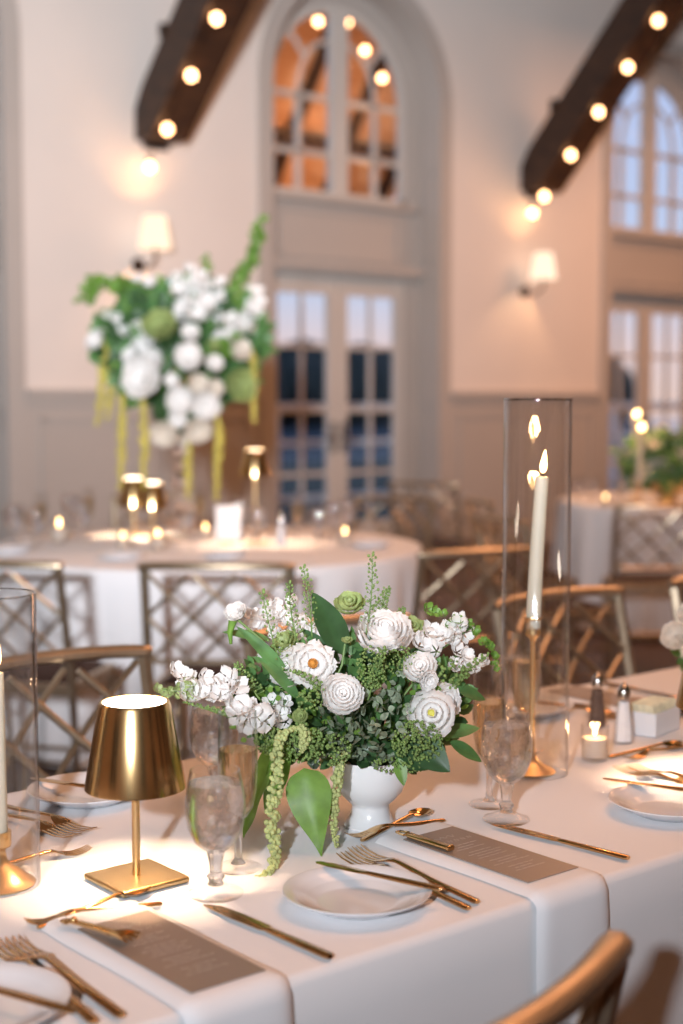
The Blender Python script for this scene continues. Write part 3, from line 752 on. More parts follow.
# ---------------------------------------------------------------- candles in tall cylinders
def make_cylinder():
    r = thing('glass_cylinder', '', 'candle cylinder'); R, Hh, t = .055, .612, .0024
    b = MB(); b.lathe([(R, .0), (R, Hh-.001), (R-.001, Hh), (R-t+.001, Hh), (R-t, Hh-.001), (R-t, 0), (R, 0)], 72); b.build('glass_wall', 'glass', r)
    b = MB(); b.lathe([(R+.0006, Hh-.003), (R+.0010, Hh-.0015), (R, Hh+.0006), (R-t, Hh+.0006), (R-t-.0006, Hh-.002)], 72); b.build('rim', 'rimglass', r)
    return r
place(make_cylinder, 'cyl', (1.741, 1.601, TZ), 0, 'tall clear glass cylinder around the candle right of the flowers', 'candle cylinder', 'tall glass candle cylinders')
def holder(stepped):
    r = thing('candle_holder', '', 'candle holder')
    if stepped: p = [(0, 0), (.040, 0), (.041, .003), (.036, .008), (.034, .010), (.030, .016), (.029, .018), (.025, .023), (.024, .025), (.020, .029), (.019, .031), (.014, .036), (.010, .046), (.008, .06), (.009, .067), (.0135, .070), (.0145, .074), (.0145, .098), (.0105, .098), (.0105, .08), (0, .08)]
    else: p = [(0, 0), (.038, 0), (.039, .003), (.034, .006), (.020, .013), (.009, .022), (.005, .036), (.0042, .10), (.0042, .215), (.0065, .222), (.0125, .228), (.0125, .232), (.0120, .252), (.0155, .256), (.0150, .258), (.0100, .256), (.0100, .236), (0, .236)]
    b = MB(); b.lathe(p, 40); b.build('body', 'brass', r); return r
def candle(x0, z0, z1, bend, label, loc, flame=True):
    r = thing('taper_candle', label, 'candle', loc, -YAW, 'cream taper candles')
    b = MB(); n = 8; pts = [(bend*((k/n)**1.3), 0, z0+(z1-z0)*k/n) for k in range(n+1)]
    b.tube(pts, [.0124-.0018*k/n for k in range(n+1)], 20); b.build('wax', 'wax', r)
    tip = Vector(pts[-1]); b = MB(); b.tube([tip, tip+Vector((.001, 0, .010))], .0008, 5); b.build('wick', 'bronze', r)
    if flame:
        b = MB(); b.lathe([(0, 0), (.0035, .003), (.0055, .009), (.0050, .016), (.0030, .026), (.0012, .034), (0, .038)], 14, Matrix.Translation(tip+Vector((.001, 0, .006))) @ Matrix.Rotation(.10, 4, 'Y')); b.build('flame', 'flame', r)
    return r
h = holder(False); h.location = (1.738, 1.604, TZ); tag(h, 'slender gold candle holder inside the tall clear cylinder', 'candle holder')
candle(0, .238, .486, .012, 'lit cream taper candle inside the tall clear cylinder', (1.738, 1.604, TZ))
# left cylinder, cut by the left edge of the frame
CL = cam2room((-9-341.5)/F_PX*1.79, 1.79)
LC = dup(_used['cyl'], (CL[0], CL[1], TZ), 0, 'clear glass cylinder cut off by the left edge of the photo', 'tall glass candle cylinders'); LC.scale = (.94, .94, .605)
h = holder(True); h.location = (CL[0], CL[1], TZ); h.scale = (1.12, 1.12, .70); tag(h, 'ribbed gold candle holder in the left edge cylinder', 'candle holder')
candle(0, .060, .27, .0, 'cream candle in the left edge cylinder', (CL[0], CL[1], TZ))
# votive
def make_votive():
    r = thing('votive_candle', '', 'votive candle')
    b = MB(); b.lathe([(0, 0), (.021, 0), (.0225, .002), (.024, .060), (.0225, .060), (.0212, .006), (0, .006)], 32); b.build('glass_cup', 'glass', r)
    b = MB(); b.lathe([(0, .007), (.0205, .007), (.0218, .038), (0, .038)], 28); b.build('wax', 'votive', r)
    b = MB(); b.lathe([(0, .040), (.0035, .045), (.003, .052), (.001, .060), (0, .063)], 10); b.build('flame', 'flame', r)
    return r
GV = 'lit glass votive candles'
vot = [(1.881, 1.592)]
place(make_votive, 'vot', (1.881, 1.592, TZ), 0, 'lit votive candle in front of the pepper shaker', 'votive candle', GV)
def shaker(fill):
    r = thing('shaker', '', 'shaker')
    b = MB(); b.lathe([(0, 0), (.0185, 0), (.0192, .003), (.0170, .030), (.0130, .065), (.0105, .082), (.0095, .082)], 8); b.build('glass_body', 'glass', r, smooth=False)
    b = MB(); b.lathe([(0, .003), (.0165, .003), (.0150, .030), (.0112, .062), (.0095, .074), (0, .074)], 8); b.build('filling', fill, r, smooth=False)
    b = MB(); b.lathe([(.0100, .080), (.0118, .081), (.0118, .092), (.0100, .097), (.006, .103), (.0030, .105), (.003, .108), (0, .109)], 20); b.build('cap', 'chrome', r); return r
o = shaker('salt'); o.location = (2.019, 1.643, TZ); o.name = 'salt_shaker'; tag(o, 'salt shaker with a steel cap beside the pepper', 'shaker')
o = shaker('pepper'); o.location = (2.080, 1.755, TZ); o.scale = (.95,)*3; o.name = 'pepper_shaker'; tag(o, 'dark pepper shaker with a steel cap behind the votive candle', 'shaker')
r = thing('sugar_caddy', 'low white dish of sugar packets right of the salt shaker', 'sugar dish', (2.13, 1.665, TZ), .2)
b = MB()
for (c, d) in (((0, 0, .003), (.10, .06, .005)), ((0, .029, .022), (.10, .004, .043)), ((0, -.029, .022), (.10, .004, .043)), ((.049, 0, .022), (.004, .06, .043)), ((-.049, 0, .022), (.004, .06, .043))): b.box(c, d)
b.build('dish', 'china', r, smooth=False, bevel=.0015)
b = MB()
for k in range(12): b.box((-.040+.0072*k, 0, .034), (.004, .048, .046), R=Matrix.Rotation(.12*((k % 3)-1), 3, 'Y'))
b.build('packets', 'sugar', r, smooth=False); r['kind'] = 'thing'

# ---------------------------------------------------------------- flowers
def petal(mb, R, th0, th1, phi, w, T, flare=.0, ruf=.0, seed=0, nt=9, ns=8, lift=0.):
    rnd = random.Random(seed); p1, p2 = rnd.uniform(0, 6), rnd.uniform(0, 6)
    def f(a, c):
        t, s = a, c*2-1
        th = th0+(th1-th0)*t
        wid = w*(math.sin(min(1, .18+t*1.25)*PI/2))*math.sqrt(max(.03, 1-max(0, (t-.62)/.38)**2.4*.93))
        rr = R*(1+flare*t**3+ruf*t*t*math.sin(s*5+p1)+.03*math.sin(p2))
        ph = phi+s*wid/max(.35, math.sin(th)) if False else phi+s*wid
        return (rr*math.sin(th)*math.cos(ph), rr*math.sin(th)*math.sin(ph), -rr*math.cos(th)*.85+R*.3+lift*t)
    mb.grid(f, nt, ns, T)
def rose(mb, R, T, seed=0, layers=6, opn=.0):
    """ranunculus: many cupped overlapping petals; z axis is the facing direction"""
    rnd = random.Random(seed)
    for k in range(layers):
        q = k/(layers-1); Rk = R*(1-.80*q)*rnd.uniform(.95, 1.05); n = 7 if k < 3 else (5 if k < layers-1 else 4)
        th1 = math.radians(86+opn*10+34*q+(q > .8)*15); off = rnd.uniform(0, 6)
        for i in range(n):
            petal(mb, Rk*rnd.uniform(.96, 1.04), math.radians(12), th1*rnd.uniform(.95, 1.05), off+2*PI*i/n+rnd.uniform(-.12, .12), 4.6/n*.95, T @ Matrix.Translation((0, 0, R*.30*q)), flare=.03*(1-q)+opn*.15, ruf=.04, seed=seed*100+k*10+i)
def open_flower(mb, R, T, seed=0, n=7, rings=2, ruf=.06):
    rnd = random.Random(seed)
    for k in range(rings):
        for i in range(n):
            petal(mb, R*(1-.22*k), math.radians(10), math.radians(78+16*k), 2*PI*i/n+k*.45+rnd.uniform(-.1, .1), 3.6/n, T @ Matrix.Translation((0, 0, .05*R*k)), flare=.16, ruf=ruf, seed=seed*77+k*20+i)
def floret(mb, c, n, R, seed=0):
    rnd = random.Random(seed); T = Matrix.Translation(c) @ aim(n, rnd.uniform(0, 6))
    for i in range(5):
        petal(mb, R, .2, 1.75+rnd.uniform(-.2, .2), 2*PI*i/5, .62, T, flare=.35, ruf=.12, seed=seed*5+i, nt=5, ns=4)
def leaf(mb, base, tip, w, up=(0, 0, 1), droop=.15, fold=.25, shape=.42, nt=8, ns=4, wav=0., pw=.8):
    base, tip = Vector(base), Vector(tip); d = tip-base; L = d.length; dn = d/L; up = Vector(up)
    sd = dn.cross(up); sd = sd.normalized() if sd.length > 1e-4 else dn.orthogonal().normalized(); nn = sd.cross(dn)
    def f(a, c):
        s = c*2-1; e = max(0, math.sin(PI*a**(math.log(.5)/math.log(shape)))); e = e**pw
        return base+d*a+nn*(droop*L*4*a*(1-a)*.5-fold*w*(1-abs(s))*e*.6+wav*w*math.sin(a*14)*abs(s))+sd*(s*w*e)
    mb.grid(f, nt, ns)
def sprig(mb_s, mb_b, base, tip, bend, n, r, rnd, spread=.012):
    base, tip = Vector(base), Vector(tip); pts = [base.lerp(tip, k/8)+Vector(bend)*math.sin(PI*k/8) for k in range(9)]
    mb_s.tube(pts, [.0013-.0008*k/8 for k in range(9)], 5)
    for k in range(n):
        t = .15+.85*k/n; i = min(7, int(t*8)); p = pts[i].lerp(pts[i+1], t*8-i); a = k*2.4
        q = p+Vector((math.cos(a), math.sin(a)*.8, .5))*spread*(1.1-.7*t)*rnd.uniform(.7, 1.1)
        mb_s.tube([p, q], .0004, 4); mb_b.ball(q, r*rnd.uniform(.7, 1.2), 6, 4, (1, .6, 1.2))
def rope(name, m, pts, r, parent, rnd, dens=1.0, lump=.6):
    pts = [Vector(p) for p in pts]; mb = MB(); L = sum((b-a).length for a, b in zip(pts, pts[1:]))
    # resample with Catmull-Rom
    P = [pts[0]]+pts+[pts[-1]]; S = []
    for i in range(1, len(P)-2):
        for k in range(8):
            t = k/8; a, b, c, d = P[i-1], P[i], P[i+1], P[i+2]
            S.append(.5*((2*b)+(c-a)*t+(2*a-5*b+4*c-d)*t*t+(-a+3*b-3*c+d)*t**3))
    S.append(pts[-1]); n = int(L/r*9*dens)
    for k in range(n):
        t = k/n*(len(S)-1); i = min(int(t), len(S)-2); p = S[i].lerp(S[i+1], t-i); a = rnd.uniform(0, 6.28); e = rnd.uniform(.3, 1)
        taper = .55+.45*math.sin(PI*min(1, k/n*1.1))
        p = p+Vector((math.cos(a), math.sin(a), rnd.uniform(-.6, .6)))*r*.62*e*taper
        mb.ball(p, r*rnd.uniform(.30, .46)*lump/.6*taper, 6, 4)
    return mb.build(name, m, parent)

class Frame:
    """local frame of an arrangement: x to the right of the view, y away, z up; sizes measured on the photo at the arrangement's own distance"""
    def __init__(s, u, v, z): s.D = u*sA+v*cA; s.x = u*cA-v*sA; s.z = z
    def __call__(s, px, py, dy=0.):
        x = (px-341.5)/F_PX; y = -(py-512)/F_PX; fy = cT+y*sT; fz = -sT+y*cT; t = (s.D+dy)/fy
        return Vector((x*t-s.x, dy, CAM_Z+fz*t-s.z))
# vase
VX = (1.339, 1.548)
r = thing('footed_vase', 'white ceramic footed vase under the low flower centrepiece', 'vase', (*VX, TZ), 0)
b = MB(); b.lathe([(0, 0), (.0370, 0), (.0375, .003), (.034, .007), (.0285, .018), (.0265, .028), (.0270, .032), (.034, .038), (.045, .050), (.0525, .068), (.055, .085), (.056, .100), (.0535, .100), (.052, .085), (.048, .066), (.036, .048), (0, .044)], 56); b.build('bowl', 'vase', r)
Fv = Frame(*VX, TZ)
def centrepiece():
    R = thing('flower_centrepiece', 'low arrangement of white ranunculus and greenery in the white footed vase', 'flower arrangement', (*VX, TZ), -YAW)
    rnd = random.Random(21); C = Vector((0, 0, .12))
    def bloom(kind, px, py, dy, Rr, n, seed, m='petal', center=None, layers=6, name='ranunculus', cs=.24):
        b = MB(); T = Matrix.Translation(Fv(px, py, dy)) @ aim(n, seed)
        if kind == 'rose': rose(b, Rr, T, seed, layers)
        elif kind == 'open': open_flower(b, Rr, T, seed, 8, 3)
        o = b.build(name, m, R, angle=math.radians(80))
        if center:
            c = MB(); c.ball((0, 0, Rr*.34), Rr*cs, 12, 8, (1, 1, .6), T)
            for k in range(16):
                a = 2*PI*k/16; c.ball((Rr*cs*1.15*math.cos(a), Rr*cs*1.15*math.sin(a), Rr*.36), Rr*.055, 5, 4, T=T)
            c.build('flower_centre', center, o)
        return o
    bloom('rose', 384, 634, -.03, .0410, (.03, -.58, .82), 1, layers=7)
    bloom('rose', 290, 668, -.045, .0300, (-.5, -.7, .5), 2)
    bloom('open', 312, 664, -.085, .0300, (.12, -.93, .25), 3, 'petal', 'orange', cs=.17)
    bloom('rose', 342, 695, -.115, .0290, (.08, -.86, .50), 4, layers=6)
    bloom('rose', 432, 713, -.095, .0320, (-.12, -.95, .22), 5, center='yellow', cs=.14, layers=4)
    bloom('rose', 445, 700, -.070, .0230, (.5, -.7, .5), 15, layers=5)
    bloom('rose', 420, 668, -.075, .0225, (-.1, -.75, .65), 6, layers=5, name='lisianthus')
    bloom('rose', 428, 680, -.090, .0150, (.4, -.8, -.1), 16, layers=4, name='lisianthus')
    bloom('rose', 235, 612, -.06, .0165, (-.25, -.62, .75), 7, layers=6, name='carnation')
    b = MB(); b.tube([Fv(231, 644, -.055), Fv(230, 632, -.055), Fv(233, 620, -.058)], [.0022, .0042, .0065], 8); b.build('calyx', 'leaf_lime', R)
    bloom('rose', 350, 604, .02, .0230, (-.1, -.5, .85), 8, 'petal_green', layers=4, name='hellebore')
    bloom('rose', 412, 628, .0, .0200, (.2, -.6, .75), 9, 'petal_green', layers=4, name='hellebore')
    bloom('open', 284, 642, -.02, .0200, (-.5, -.4, .75), 10, 'petal_green', name='hellebore')
    bloom('rose', 300, 716, -.11, .0105, (-.1, -.9, .4), 11, 'petal_green', layers=4, name='flower_bud')
    bloom('rose', 347, 640, -.05, .0080, (0, -.3, 1), 12, 'petal_green', layers=3, name='flower_bud')
    # snapdragon spikes and stock
    def spike(name, path, n, r0, r1, m, seed, nrm=(0, -.8, .5), sp=.012):
        rn = random.Random(seed); b = MB(); pts = [Fv(*p) for p in path]
        for k in range(n):
            t = k/max(1, n-1)*(len(pts)-1); i = min(int(t), len(pts)-2); p = pts[i].lerp(pts[i+1], t-i)
            rr = r0+(r1-r0)*k/n; q = p+Vector((rn.uniform(-1, 1), rn.uniform(-1, .6), rn.uniform(-1, 1)))*sp*(rr/r0)
            floret(b, q, Vector(nrm)+Vector((rn.uniform(-.7, .7), 0, rn.uniform(-.6, .6))), rr*rn.uniform(.85, 1.15), seed*50+k)
        return b.build(name, m, R, angle=math.radians(80))
    spike('snapdragon', [(262, 716, -.11), (235, 700, -.12), (205, 684, -.12), (185, 676, -.12)], 22, .0150, .0100, 'petal', 31, sp=.020)
    spike('snapdragon_buds', [(200, 690, -.12), (178, 688, -.12), (160, 692, -.12)], 12, .0075, .0045, 'petal_green', 32, sp=.012)
    spike('white_stock', [(300, 640, .03), (285, 612, .04), (262, 625, .04)], 22, .0105, .0090, 'petal', 33, sp=.024)
    spike('white_stock', [(290, 668, .0), (262, 655, .02)], 9, .0105, .0090, 'petal', 43, sp=.016)
    spike('snapdragon', [(420, 650, -.03), (440, 634, -.03), (455, 622, -.02), (462, 636, -.03)], 12, .0130, .0095, 'petal', 34, sp=.014)
    spike('snapdragon_buds', [(428, 612, -.02), (465, 625, -.02), (482, 636, -.02), (492, 655, -.02), (496, 668, -.02)], 24, .0068, .0032, 'leaf_lime', 35, sp=.008)
    spike('white_stock', [(462, 660, -.04), (478, 662, -.04)], 11, .0088, .0070, 'petal', 36, sp=.013)
    spike('white_stock', [(280, 702, -.06), (270, 720, -.08)], 9, .0090, .0080, 'petal', 37, sp=.018)
    # big leaves
    def bigleaf(name, b0, t0, w, m, up=(0, -.6, .8), droop=.1, fold=.3, wav=0., shape=.42, pw=.8):
        b = MB(); leaf(b, Fv(*b0), Fv(*t0), w, up, droop, fold, shape, 16, 6, wav, pw); return b.build(name, m, R, angle=math.radians(80))
    bigleaf('leaf', (345, 655, -.02), (312, 592, .0), .023, 'leaf_dark', (.5, -.85, .1))
    bigleaf('leaf', (340, 662, -.03), (300, 628, -.01), .010, 'leaf_dark', (.3, -.9, .4))
    bigleaf('leaf', (300, 700, -.07), (256, 656, -.06), .010, 'leaf_mid', (.3, -.7, .6), .15)
    bigleaf('leaf', (290, 680, -.05), (236, 626, -.05), .010, 'leaf_mid', (-.3, -.6, .8), .2)
    bigleaf('leaf', (304, 768, -.12), (322, 858, -.14), .031, 'leaf_lime', (-.1, -.95, .1), .08, .35, .06, .27, 1.15)
    bigleaf('leaf', (275, 742, -.10), (244, 838, -.11), .022, 'leaf_lime', (-.9, -.6, .1), .1, .5, .08)
    bigleaf('leaf', (285, 740, -.10), (265, 812, -.09), .018, 'leaf_lime', (.5, -.8, .1), .1, .5, .06)
    bigleaf('leaf', (408, 735, -.09), (450, 772, -.12), .023, 'leaf_dark', (-.4, -.7, .6), .1)
    bigleaf('leaf', (395, 745, -.09), (428, 770, -.10), .018, 'leaf_dark', (.1, -.9, .4), .1)
    bigleaf('leaf', (440, 735, -.06), (480, 728, -.04), .014, 'leaf_mid', (0, -.5, .8), .1)
    bigleaf('leaf', (450, 742, -.06), (482, 762, -.05), .012, 'leaf_mid', (0, -.6, .8), .1)
    bigleaf('leaf', (455, 688, -.05), (486, 700, -.03), .013, 'leaf_mid', (0, -.6, .8), .1)
    bigleaf('leaf', (398, 758, -.10), (404, 786, -.11), .009, 'leaf_lime', (.1, -.9, .1), .1)
    bigleaf('leaf', (445, 678, -.04), (414, 668, -.05), .018, 'leaf_dark', (0, -.7, .7), .1)
    bigleaf('leaf', (270, 640, -.03), (222, 632, -.03), .009, 'leaf_mid', (0, -.6, .8), .1)
    # stems of the carnation and buds
    for pp_ in (((238, 620, -.06), (262, 640, -.05), (292, 680, -.04)), ((345, 644, -.05), (342, 665, -.06), (330, 690, -.06)), ((163, 690, -.12), (210, 694, -.11), (280, 725, -.06)), ((470, 628, -.02), (440, 650, -.02), (400, 700, -.03))):
        b = MB(); b.tube([Fv(*q) for q in pp_], .0017, 6); b.build('flower_stem', 'stem', R)
    # small leaf masses: dark core, mid, lime, variegated
    def mass(name, m, cx, cy, rx, rz, n, lw, ll, dy0, dy1, seed, dens=1., ry=.10):
        rn = random.Random(seed); b = MB()
        for k in range(n):
            a = rn.uniform(0, 6.28); q = rn.random()**.5; px, py = cx+rx*q*math.cos(a), cy+rz*q*math.sin(a)
            dy = dy0+(dy1-dy0)*rn.random()+.05*q*q; p = Fv(px, py, dy)
            d = (p-C); d = d.normalized()+Vector((rn.uniform(-.8, .8), rn.uniform(-.8, .3), rn.uniform(-.6, .9))); d.normalize()
            L = ll*rn.uniform(.6, 1.25)
            leaf(b, p, p+d*L, lw*rn.uniform(.7, 1.2), Vector((rn.uniform(-.6, .6), -.8, rn.uniform(0, 1))), .12, .3, .45, 4, 2)
        return tag(b.build(name, m, R, angle=math.radians(80)), kind='stuff')
    mass('dark_foliage', 'leaf_dark', 350, 705, 108, 52, 420, .0085, .028, -.07, .05, 51)
    mass('dark_foliage', 'leaf_dark', 355, 738, 90, 30, 220, .008, .026, -.09, .04, 52)
    mass('mid_foliage', 'leaf_mid', 348, 702, 118, 60, 420, .0065, .022, -.085, .03, 53)
    mass('lime_foliage', 'leaf_lime', 345, 715, 118, 45, 260, .0045, .015, -.105, -.02, 54)
    mass('variegated_foliage', 'leaf_grey', 372, 728, 42, 38, 150, .0062, .017, -.125, -.08, 55)
    mass('variegated_foliage', 'leaf_grey', 335, 735, 45, 22, 50, .0055, .016, -.115, -.08, 56)
    mass('variegated_foliage', 'leaf_grey', 405, 700, 25, 30, 35, .0055, .016, -.10, -.06, 57)
    # bud clusters
    def buds(cx, cy, rx, rz, n, r, dy, seed, m='bud'):
        rn = random.Random(seed); b = MB()
        for k in range(n):
            a = rn.uniform(0, 6.28); q = rn.random()**.5
            b.ball(Fv(cx+rx*q*math.cos(a), cy+rz*q*math.sin(a), dy-.016*(1-q*q)+rn.uniform(-.006, .006)), r*rn.uniform(.6, 1.2), 6, 4)
        b.build('bud_cluster', m, R)
    buds(418, 742, 26, 22, 300, .0021, -.105, 61); buds(300, 742, 24, 20, 230, .0022, -.11, 62); buds(372, 668, 16, 22, 160, .0019, -.095, 63)
    buds(270, 740, 16, 14, 110, .0024, -.11, 64); buds(330, 750, 22, 16, 140, .0022, -.115, 65); buds(398, 660, 20, 14, 100, .0019, -.06, 66)
    buds(310, 700, 14, 12, 50, .0022, -.115, 67); buds(452, 672, 20, 12, 60, .0024, -.06, 68); buds(400, 765, 30, 8, 110, .0019, -.09, 69)
    for (b0, t0, bn) in (((365, 640, -.03), (372, 553, .0), (.004, 0, 0)), ((378, 620, .0), (388, 588, .02), (0, 0, 0)), ((300, 650, -.03), (289, 582, -.02), (-.004, 0, 0)), ((312, 640, -.02), (303, 566, .0), (.003, 0, 0)),
                         ((270, 725, -.1), (205, 708, -.12), (0, 0, -.003)), ((280, 740, -.1), (182, 702, -.12), (0, 0, .004)), ((330, 700, -.1), (292, 672, -.135), (0, 0, .006)), ((368, 700, -.09), (384, 648, -.12), (0, 0, 0)),
                         ((395, 645, 0), (402, 608, .02), (0, 0, 0)), ((440, 700, -.06), (488, 655, -.05), (0, 0, .004)), ((260, 700, -.08), (236, 664, -.08), (0, 0, 0)), ((290, 690, -.06), (262, 590, -.03), (-.004, 0, 0))):
        ss, sb = MB(), MB(); sprig(ss, sb, Fv(*b0), Fv(*t0), bn, 46, .0018, rnd)
        so = ss.build('sprig', 'stem', R); tag(sb.build('seed_pods', 'bud', so), kind='stuff')
    # hanging amaranthus
    rope('amaranthus', 'amaranth', [Fv(296, 728, -.12), Fv(280, 738, -.14), Fv(277, 775, -.15), Fv(272, 820, -.17), Fv(275, 853, -.19), Fv(269, 872, -.215), Fv(257, 878, -.222)], .0138, R, rnd, 1.9, .46)
    rope('amaranthus', 'amaranth', [Fv(345, 752, -.10), Fv(338, 775, -.115), Fv(334, 812, -.12), Fv(336, 846, -.122)], .0120, R, rnd, 1.9, .46)
    rope('amaranthus', 'amaranth', [Fv(300, 725, -.12), Fv(305, 738, -.13), Fv(302, 752, -.135)], .011, R, rnd, 1.9, .46)
    # moss core inside the bowl
    b = MB(); b.ball((0, 0, .118), .050, 16, 10, (1, 1, .62)); b.build('foliage_core', 'leaf_dark', R)
    return R
centrepiece()
# second low arrangement at the right edge
D2 = 2.62; u2, v2 = cam2room((752-341.5)/F_PX*D2, D2)
o = dup([c for c in COL.objects if c.name == 'footed_vase'][0], (u2, v2, TZ), 0, 'second white footed vase just beyond the right edge of the photo')
R2 = thing('flower_centrepiece', 'bright cream blooms of the arrangement at the right edge', 'flower arrangement', (u2, v2, TZ), -YAW)
rn = random.Random(5); F2 = Frame(u2, v2, TZ)
for k, (px, py, dy, rr) in enumerate(((676, 636, -.05, .026), (690, 614, -.02, .024), (706, 645, -.1, .032), (735, 600, 0, .036), (760, 640, -.1, .034), (800, 620, 0, .032))):
    b = MB(); rose(b, rr, Matrix.Translation(F2(px, py, dy)) @ aim((-.4, -.7, .5), k), 70+k, 5); b.build('ranunculus', 'petal_cream', R2, angle=math.radians(80))
b = MB()
for k in range(260):
    a = rn.uniform(0, 6.28); q = rn.random()**.5; p = F2(752+72*q*math.cos(a), 655+38*q*math.sin(a), rn.uniform(-.09, .05)); d = Vector((rn.uniform(-1, 1), rn.uniform(-1, .5), rn.uniform(-.5, 1))).normalized()
    leaf(b, p, p+d*.026, .008, (0, -.8, .5), .1, .3, .45, 4, 2)
tag(b.build('mid_foliage', 'leaf_mid', R2), kind='stuff')

# ---------------------------------------------------------------- tall arrangement on the round table
SU = (3.50, 5.30); Ft = Frame(*SU, TZ)
r = thing('glass_pedestal', 'tall clear glass pedestal carrying the tall flower arrangement', 'pedestal', (*SU, TZ))
b = MB(); b.lathe([(0, 0), (.085, 0), (.088, .006), (.05, .018), (.02, .03), (.014, .05), (0, .052)], 32); b.build('foot', 'crystal', r)
b = MB(); z = .05
for k, (rr) in enumerate((.062, .030, .048, .026, .040, .024)):
    b.ball((0, 0, z+rr), rr, 16, 10); z += 2*rr-.004
b.build('stacked_spheres', 'crystal', r)
b = MB(); b.lathe([(.010, z), (.03, z+.01), (.075, z+.03), (.078, z+.035), (0, z+.035)], 28); b.build('dish', 'crystal', r)
R = thing('tall_flower_arrangement', 'tall arrangement of white blooms and hanging amaranthus on the round table', 'flower arrangement', (*SU, TZ), -YAW)
rn = random.Random(9); CC = Ft(180, 385, 0)
def tb(px, py, dy, rr, n, seed, m='petal', kind='rose', name='rose'):
    b = MB(); T = Matrix.Translation(Ft(px, py, dy)) @ aim(n, seed)
    (rose(b, rr, T, seed, 5) if kind == 'rose' else open_flower(b, rr, T, seed, 8, 2))
    return b.build(name, m, R, angle=math.radians(80))
for k, (px, py, dy, rr, m) in enumerate(((188, 357, -.22, .062, 'petal'), (142, 378, -.20, .086, 'petal'), (150, 362, -.16, .06, 'petal'), (190, 333, -.17, .040, 'petal'), (214, 363, -.2, .036, 'petal'),
    (159, 325, -.2, .070, 'petal_green'), (199, 385, -.2, .045, 'petal_cream'), (180, 400, -.2, .060, 'petal'), (205, 405, -.2, .066, 'petal'), (198, 430, -.15, .058, 'petal_cream'), (164, 433, -.15, .055, 'petal_cream'),
    (132, 355, -.1, .045, 'petal'), (95, 340, -.05, .050, 'petal'), (150, 282, -.05, .036, 'petal'), (138, 278, -.03, .028, 'petal'), (240, 350, -.1, .050, 'petal_cream'), (240, 385, -.12, .070, 'petal_green'), (228, 335, -.1, .03, 'petal'),
    (250, 315, .0, .048, 'petal'), (235, 330, .0, .03, 'petal'), (178, 418, -.18, .04, 'petal'), (215, 388, -.18, .04, 'petal_cream'), (118, 330, .0, .035, 'petal'), (214, 345, -.15, .03, 'petal_green'), (172, 380, -.2, .03, 'petal'), (186, 440, -.12, .03, 'petal_cream'))):
    c = Ft(px, py, dy); tb(px, py, dy, rr, (c-CC-Vector((0, .25, -.05))).normalized(), 100+k, m, name='peony' if rr > .058 else 'rose')
def tspike(name, pts, n, r0, m, sp, seed):
    b = MB(); q = [Ft(*p) for p in pts]; r_ = random.Random(seed)
    for k in range(n):
        t = k/(n-1)*(len(q)-1); i = min(int(t), len(q)-2); p = q[i].lerp(q[i+1], t-i)+Vector((r_.uniform(-1, 1), r_.uniform(-1, 1), r_.uniform(-1, 1)))*sp
        floret(b, p, (r_.uniform(-.6, .6), -.8, r_.uniform(-.2, .8)), r0*r_.uniform(.8, 1.2)*(1-.4*k/n), seed*9+k)
    b.build(name, m, R, angle=math.radians(80))
tspike('stock_spray', [(190, 312, -.1), (185, 290, -.08), (200, 275, -.05)], 22, .030, 'petal', .05, 1)
tspike('stock_spray', [(205, 310, -.1), (215, 285, -.05)], 16, .028, 'petal', .045, 2)
tspike('stock_spray', [(225, 335, -.1), (252, 312, -.02), (258, 292, .0)], 22, .028, 'petal', .035, 3)
tspike('stock_spray', [(150, 345, -.1), (125, 322, -.05), (108, 318, 0)], 22, .024, 'petal', .035, 4)
tspike('bells_of_ireland', [(225, 320, 0), (240, 280, .03), (256, 250, .05), (262, 218, .05)], 40, .026, 'leaf_lime', .022, 5)
tspike('bells_of_ireland', [(150, 300, 0), (115, 285, .0), (92, 285, .02), (84, 300, .02)], 34, .026, 'leaf_lime', .028, 6)
tspike('bells_of_ireland', [(205, 290, .03), (206, 258, .05)], 10, .02, 'leaf_lime', .015, 7)
tspike('lime_buds', [(215, 350, -.12), (232, 345, -.1), (245, 300, 0)], 36, .02, 'leaf_lime', .035, 8)
for (nm, m, n, lw, ll, rx, ry, sd) in (('dark_foliage', 'leaf_dark', 420, .03, .09, 72, 66, 1), ('mid_foliage', 'leaf_mid', 420, .022, .075, 86, 70, 2), ('lime_foliage', 'leaf_lime', 120, .016, .05, 85, 75, 3)):
    r_ = random.Random(sd); b = MB()
    for k in range(n):
        a = r_.uniform(0, 6.28); q = r_.random()**.5; p = Ft(180+rx*q*math.cos(a), 348+ry*q*math.sin(a)-8*math.sin(a), r_.uniform(-.13, .2)*(1.1-q))
        d = ((p-CC).normalized()+Vector((r_.uniform(-.8, .8), r_.uniform(-.8, .5), r_.uniform(-.5, .9)))).normalized()
        leaf(b, p, p+d*ll*r_.uniform(.6, 1.2), lw*r_.uniform(.7, 1.2), (r_.uniform(-.5, .5), -.8, .5), .12, .3, .45, 4, 2)
    tag(b.build(nm, m, R), kind='stuff')
for (x0, y0, x1, y1, dy) in ((106, 340, 97, 425, -.02), (112, 350, 108, 420, .02), (122, 395, 120, 490, -.1), (143, 400, 144, 488, -.12), (188, 440, 187, 498, -.12), (218, 415, 216, 500, -.12), (252, 350, 254, 422, -.05), (222, 430, 215, 480, 0)):
    rope('amaranthus', 'amaranth_gold', [Ft(x0, y0, dy), Ft((x0+x1)/2+1, (y0+y1)/2, dy), Ft(x1, y1, dy)], .026, R, rn, 1.0)
b = MB(); b.ball(Ft(181, 410, 0), .13, 14, 9, (1, 1, .8)); b.build('foliage_core', 'leaf_dark', R)

